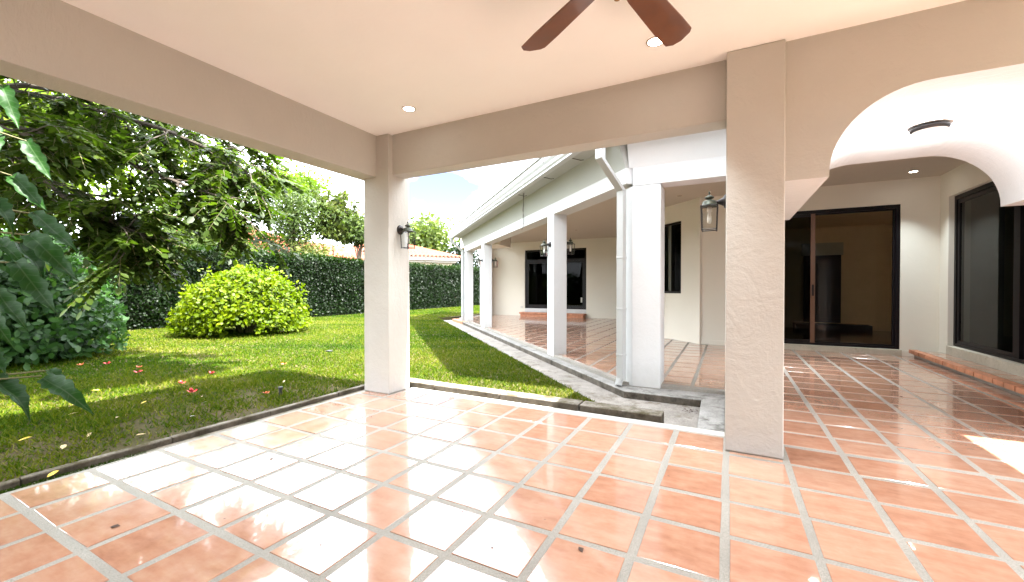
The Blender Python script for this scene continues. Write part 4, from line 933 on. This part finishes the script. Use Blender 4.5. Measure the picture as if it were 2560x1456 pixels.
for p_, dv in leafs:
    d0 = Vector((rg.normal()*.55, rg.normal()*.55, -.25+rg.normal()*.25))+dv*.55; d0.normalize(); Lr = rg.uniform(.24, .40); up = Vector((rg.normal()*.25, rg.normal()*.25, 1)).normalized()
    sd_ = d0.cross(up).normalized(); npair = 6; base_t = .42+rg.normal()*.22; pts = []
    for j in range(npair+1):
        t1 = (j+.6)/(npair+.6); q = p_+d0*Lr*t1+Vector((0, 0, -.14*Lr*t1*t1)); pts.append(q)
        if j == npair:
            Cs.append(q); Us.append(d0+Vector((0, 0, -.3))); Ws.append(up); Ts.append(base_t); Ls.append(.105*rg.uniform(.9, 1.15)); continue
        for s_ in (-1, 1):
            Cs.append(q); Us.append(sd_*s_+d0*.45+Vector((0, 0, -.35+rg.normal()*.15))); Ws.append(up+Vector((rg.normal()*.2, rg.normal()*.2, 0))); Ts.append(base_t+rg.normal()*.08); Ls.append(.095*rg.uniform(.8, 1.2)*(1.05-.3*abs(t1-.55)))
    rach.tube([p_, pts[len(pts)//2], pts[-1]], [.0035, .003, .002], 3, False)
rach.obj('leaf_stalks', M['twig'], ct)
Cs = np.array([tuple(q) for q in Cs]); U, V, W = frame_from(np.array([tuple(q) for q in Us]), np.array([tuple(q) for q in Ws])); Ls = np.array(Ls)
mkobj('crown', leaf_mesh('crown', Cs, U, V, W, Ls, Ls*.30, np.array(Ts), 'oval', .12), M['glyr'], ct)
# lighter sunlit tree farther behind the overhanging one
limb_tree('sunlit_tree', (-14.6, 2.2, 0), 3.5, (-13.4, 3.2, 4.6), (2.3, 1.9, 1.7), 9000, .13, M['sunleaf'], 'sunlit yellow-green tree behind the overhanging branches', 'trees at the left of the lawn', .14, .5, 'oval', .3, 34, 12, .3)
# leafy shrub under it
sh = thing('leafy_shrub', (-10.9, 2.5, 0), 'dense dark green shrub on the lawn beneath the overhanging tree', 'shrub')
n = 15000; d = rand_dirs(n); d[:, 2] = np.abs(d[:, 2]); rr_ = rng.uniform(.45, 1.04, n)*(1+.1*vnoise(d, 3, 41)+.08*vnoise(d, 7, 42)); C = np.array([-11.1, 2.35, .1])+d*np.array([1.75, 1.45, 2.25])*rr_[:, None]
foliage_shell('foliage', C, d, .12, M['shrub'], sh, .42+.2*rng.normal(size=n)+(rr_-.9)*.6, .30, .8, 'oval', .3)
w = MB()
for k in range(12):
    a_ = k*2.399; w.tube([(-11.1+.1*math.cos(a_), 2.35+.1*math.sin(a_), -.05), (-11.1+.5*math.cos(a_), 2.35+.5*math.sin(a_), .8), (-11.1+1.1*math.cos(a_), 2.35+1.0*math.sin(a_), 1.7)], [.03, .02, .008], 6)
w.obj('stems', M['bark'], sh)

# ------------------------------------------------------------ big lobed leaves beside the left pillar
def lobed_leaf(seed):
    r2 = random.Random(seed); N = 18; left = []; v = []; f = []
    for i in range(N+1):
        t1 = i/N; wid = .5*math.sin(math.pi*min(1, t1*.93+.10))**.75*(1-.35*t1)
        wid *= .66+.34*abs(math.sin(math.pi*(i/4.0)+.6)); left.append((t1, wid if 0 < i < N else .02))
    for t1, wd_ in left:
        z = -.30*t1*t1+.05*math.sin(t1*7+seed); x = t1
        v += [(x, wd_*.62, z+.22*wd_+r2.uniform(-.02, .02)), (x, 0, z-.03), (x, -wd_*.62, z+.22*wd_+r2.uniform(-.02, .02))]
    for i in range(N):
        a_ = i*3; f += [(a_, a_+1, a_+4, a_+3), (a_+1, a_+2, a_+5, a_+4)]
    me = mesh_of('leaf', v, f); me.materials.append(M['philo'])
    at = me.attributes.new('tint', 'FLOAT', 'FACE'); at.data.foreach_set('value', [r2.uniform(.2, .8)]*len(me.polygons)); me.polygons.foreach_set('use_smooth', [True]*len(me.polygons)); return me
LM = [lobed_leaf(k) for k in range(5)]
ph = thing('philodendron', (-4.75, .55, 0), 'philodendron with big lobed dark leaves climbing beside the left pillar', 'plant')
stem = MB(); rp = random.Random(4)
stem.tube([(-4.75, .55, -.05), (-4.72, .6, .8), (-4.78, .62, 1.7), (-4.72, .58, 2.9)], [.04, .035, .03, .02], 8)
# (attachment height, leaf base, direction, size)
def dpt(u, v, d):
    x = (u-1280)/FPX; z = (728-v)/FPX; y2 = math.cos(PITCH)+z*math.sin(PITCH); z2 = z*math.cos(PITCH)-math.sin(PITCH)
    return Vector(((x*math.cos(YAW)-y2*math.sin(YAW))*d, (x*math.sin(YAW)+y2*math.cos(YAW))*d, CAM_H+z2*d))
spec = [((73, 588), (168, 670), 3.1), ((40, 658), (122, 756), 3.0), ((-10, 728), (58, 798), 2.95), ((48, 608), (112, 666), 3.25), ((-15, 596), (46, 638), 3.05),
        ((5, 215), (36, 292), 3.3), ((68, 354), (110, 428), 3.35), ((-30, 300), (12, 360), 3.2),
        ((-15, 938), (76, 1008), 3.0), ((104, 940), (206, 1001), 3.15), ((122, 926), (166, 964), 3.3), ((-25, 880), (16, 912), 3.0),
        ((88, 536), (172, 600), 3.35), ((-30, 480), (34, 545), 3.05), ((-40, 770), (16, 842), 2.95), ((30, 440), (96, 500), 3.4)]
for i, (b0, t0, dp) in enumerate(spec):
    bp = dpt(b0[0], b0[1], dp); tp = dpt(t0[0], t0[1], dp-.08); u = (tp-bp); s_ = u.length*1.08; u.normalize()
    wn_ = (Vector((0, 0, CAM_H))-bp).normalized()*.75+Vector((rp.uniform(-.4, .4), rp.uniform(-.4, .4), .65)); v = wn_.cross(u).normalized(); wv = u.cross(v)
    o = mkobj('leaf', LM[i % 5], None, ph, world=False)
    mw = Matrix((u, v, wv)).transposed().to_4x4(); o.matrix_local = Matrix.Translation(bp-WL[ph.name]) @ mw @ Matrix.Diagonal((s_*.98, s_*.58, s_, 1))
    h = max(.15, min(2.8, bp.z-.1)); stem.tube([(-4.74, .58, h-.1), Vector((-4.74, .58, h)).lerp(bp, .6)+Vector((0, 0, .05)), bp], [.009, .008, .006], 5)
stem.obj('stem', M['twig'], ph)

# ------------------------------------------------------------ fallen blossoms, leaves, debris, sprinkler
def blossom(loc, s, m, label):
    t_ = thing('fallen_blossom', loc, label, 'flower', 'fallen blossoms on the lawn'); rz = random.uniform(0, 6)
    for k in range(5):
        a_ = rz+k*1.257+random.uniform(-.25, .25); c, s1 = math.cos(a_), math.sin(a_); q = Vector(loc); u = Vector((c, s1, .35+random.uniform(-.1, .5))).normalized(); v = Vector((-s1, c, 0))
        MB().add([q, q+u*s*.5+v*s*.34, q+u*s+v*s*.2+Vector((0, 0, .15*s)), q+u*s-v*s*.2+Vector((0, 0, .05*s)), q+u*s*.5-v*s*.34], [(0, 1, 2, 3, 4)]).obj('petal', m, t_)
F = [((-5.50, 2.54, .03), .062, 'flower', 'largest bright red blossom fallen on the grass near the kerb'), ((-6.44, 3.22, .03), .05, 'flower', 'red blossom on the grass at the edge of the sunlit streak'),
     ((-6.13, 2.72, .03), .045, 'flower', 'dark red blossom lying between the two bright red ones'), ((-7.47, 2.78, .03), .055, 'flower', 'red blossom in the shade left of the sunlit streak'),
     ((-8.7, 2.85, .03), .055, 'flower', 'red blossom farther back in the shade below the shrub'), ((-8.95, 2.62, .03), .05, 'flowero', 'orange blossom beside the red one below the shrub'),
     ((-6.2, 4.12, .03), .045, 'flowero', 'orange-red blossom by the shadow edge in front of the bush'), ((-4.68, 2.90, .03), .04, 'flowero', 'small orange blossom next to the black sprinkler head'), ((-7.9, 2.95, .03), .045, 'flowero', 'orange blossom between the far red blossoms')]
for loc, s, m, lb in F: blossom(loc, s, M[m], lb)
lf = MB().add([(0, 0, 0), (.3, .17, .05), (.7, .15, .07), (1, 0, .02), (.7, -.15, .09), (.3, -.17, .06)], [(0, 1, 2, 3), (0, 3, 4, 5)])
lfm = {k: mesh_of('fallen_leaf', lf.v, lf.f) for k in ('dryleaf', 'yleaf', 'paleleaf')}
for k in lfm: lfm[k].materials.append(M[k])
LEAF_LABELS = ['dry tan leaf on the shaded grass midway along the left lawn', 'yellow leaf on the grass in front of the largest red blossom', 'tan leaf on bare soil close to the left kerb', 'broad yellow leaf at the near end of the sunlit streak',
    'tan leaf on the shaded grass below the sunlit streak', 'pale petal on the soil at the middle of the left kerb', 'largest tan leaf on the soil near the big lobed leaves', 'small tan leaf beside the largest red blossom', 'pale petal on the grass between kerb and largest blossom',
    'yellow leaf on the grass by the tip of the big lobed leaf', 'yellow leaf at the lower left corner of the lawn', 'tan leaf right against the left kerb', 'small tan leaf beyond the largest red blossom, toward the bush', 'tan leaf on the grass beyond the sprinkler head']
for i, (x, y, k, s) in enumerate([(-5.1, 1.75, 'dryleaf', .09), (-5.45, 2.05, 'yleaf', .07), (-4.75, 1.45, 'dryleaf', .08), (-6.0, 1.75, 'yleaf', .10), (-5.6, 1.55, 'dryleaf', .09), (-4.5, 2.1, 'paleleaf', .05), (-4.45, 1.2, 'dryleaf', .10), (-5.2, 2.5, 'dryleaf', .06), (-4.9, 2.35, 'paleleaf', .05), (-6.6, 2.1, 'yleaf', .09), (-5.0, 1.1, 'yleaf', .08), (-4.3, 1.65, 'dryleaf', .07), (-5.7, 3.0, 'dryleaf', .06), (-5.05, 3.35, 'dryleaf', .06)]):
    o = mkobj('fallen_leaf', lfm[k], None); o.location = (x, y, .028); o.scale = (s, s, s); o.rotation_euler = (random.uniform(-.3, .3), random.uniform(-.3, .3), random.uniform(0, 6))
    tag(o, LEAF_LABELS[i], 'leaf', 'fallen leaves on the lawn')
o = mkobj('fallen_leaf', lfm['yleaf'], None); o.location = (-3.98, 1.0, -.005); o.scale = (.09,)*3; o.rotation_euler = (.2, -.1, 2.2); tag(o, 'curled yellow leaf in the mossy gutter at the left kerb', 'leaf', 'fallen leaves on the lawn')
o = mkobj('fallen_leaf', lfm['paleleaf'], None); o.location = (-3.93, 2.38, -.012); o.scale = (.07,)*3; tag(o, 'pale petal in the dirt strip beside the tiles', 'leaf', 'fallen leaves on the lawn')
sp_ = thing('sprinkler_head', (-4.57, 3.0, 0), 'black sprinkler head standing in the grass by the kerb', 'sprinkler')
MB().tube([(-4.57, 3.0, -.02), (-4.57, 3.0, .075)], .017, 10).obj('stem', M['plastic'], sp_); MB().tube([(-4.57, 3.0, .075), (-4.57, 3.0, .10)], .024, 10).obj('cap', M['plastic'], sp_)
gl_ = MB().box(-6.84, -6.74, 5.40, 5.48, -.01, .035).obj('ground_box', M['plastic'], bevel=.005); tag(gl_, 'small dark valve box on the sunlit lawn right of the bush', 'valve box')
dm = MB().add([(0, 0, 0), (.5, .3, .12), (1, .1, .05), (.6, -.35, .1)], [(0, 1, 2, 3)]); dme = mesh_of('debris', dm.v, dm.f); dme.materials.append(M['speck'])
for x, y, s in [(-.60, 1.87, .045), (-2.85, .94, .05), (-1.3, 1.9, .014), (-1.0, 1.7, .016), (-.86, 2.05, .012), (-2.4, 1.25, .015), (-2.1, 1.55, .014), (-1.75, 1.35, .015), (-1.55, 2.3, .012), (-.35, 2.9, .016), (-.45, 2.75, .012), (-2.75, 2.2, .02), (-2.2, 2.5, .016), (1.75, 6.2, .05), (1.9, 5.15, .03), (.75, 4.9, .02), (-2.95, 1.85, .03)]:
    o = mkobj('leaf_scrap', dme, None); o.location = (x, y, .002); o.scale = (s, s, s); o.rotation_euler = (0, 0, random.uniform(0, 6)); tag(o, {(-.60, 1.87): 'largest dark leaf scrap on the tiles in the middle foreground', (-2.85, .94): 'curled dark leaf scrap on the grout at the lower left', (1.75, 6.2): 'dark leaf scrap on the porch tiles behind the arch', (1.9, 5.15): 'dark leaf scrap on the tiles just beyond the sun patch'}.get((x, y), 'tiny dark speck of leaf litter on the terrace tiles'), 'leaf scrap', 'leaf litter on the tiles')
dl = MB()
for k in range(26):
    x, y = -.36+random.uniform(-.08, .09), 5.02+random.uniform(-.10, .12); a_ = random.uniform(0, 6); s = random.uniform(.015, .035)
    dl.add([(x, y, -.125), (x+s*math.cos(a_)-s*.3*math.sin(a_), y+s*math.sin(a_), -.118), (x+s*1.5*math.cos(a_), y+s*1.5*math.sin(a_), -.124), (x+s*math.cos(a_)+s*.3*math.sin(a_), y+s*math.sin(a_)-s*.2, -.12)], [(0, 1, 2, 3)])
dl.obj('leaf_litter', M['speck'], kind='stuff', label='heap of dead leaves in the corner of the drain channel', cat='litter')
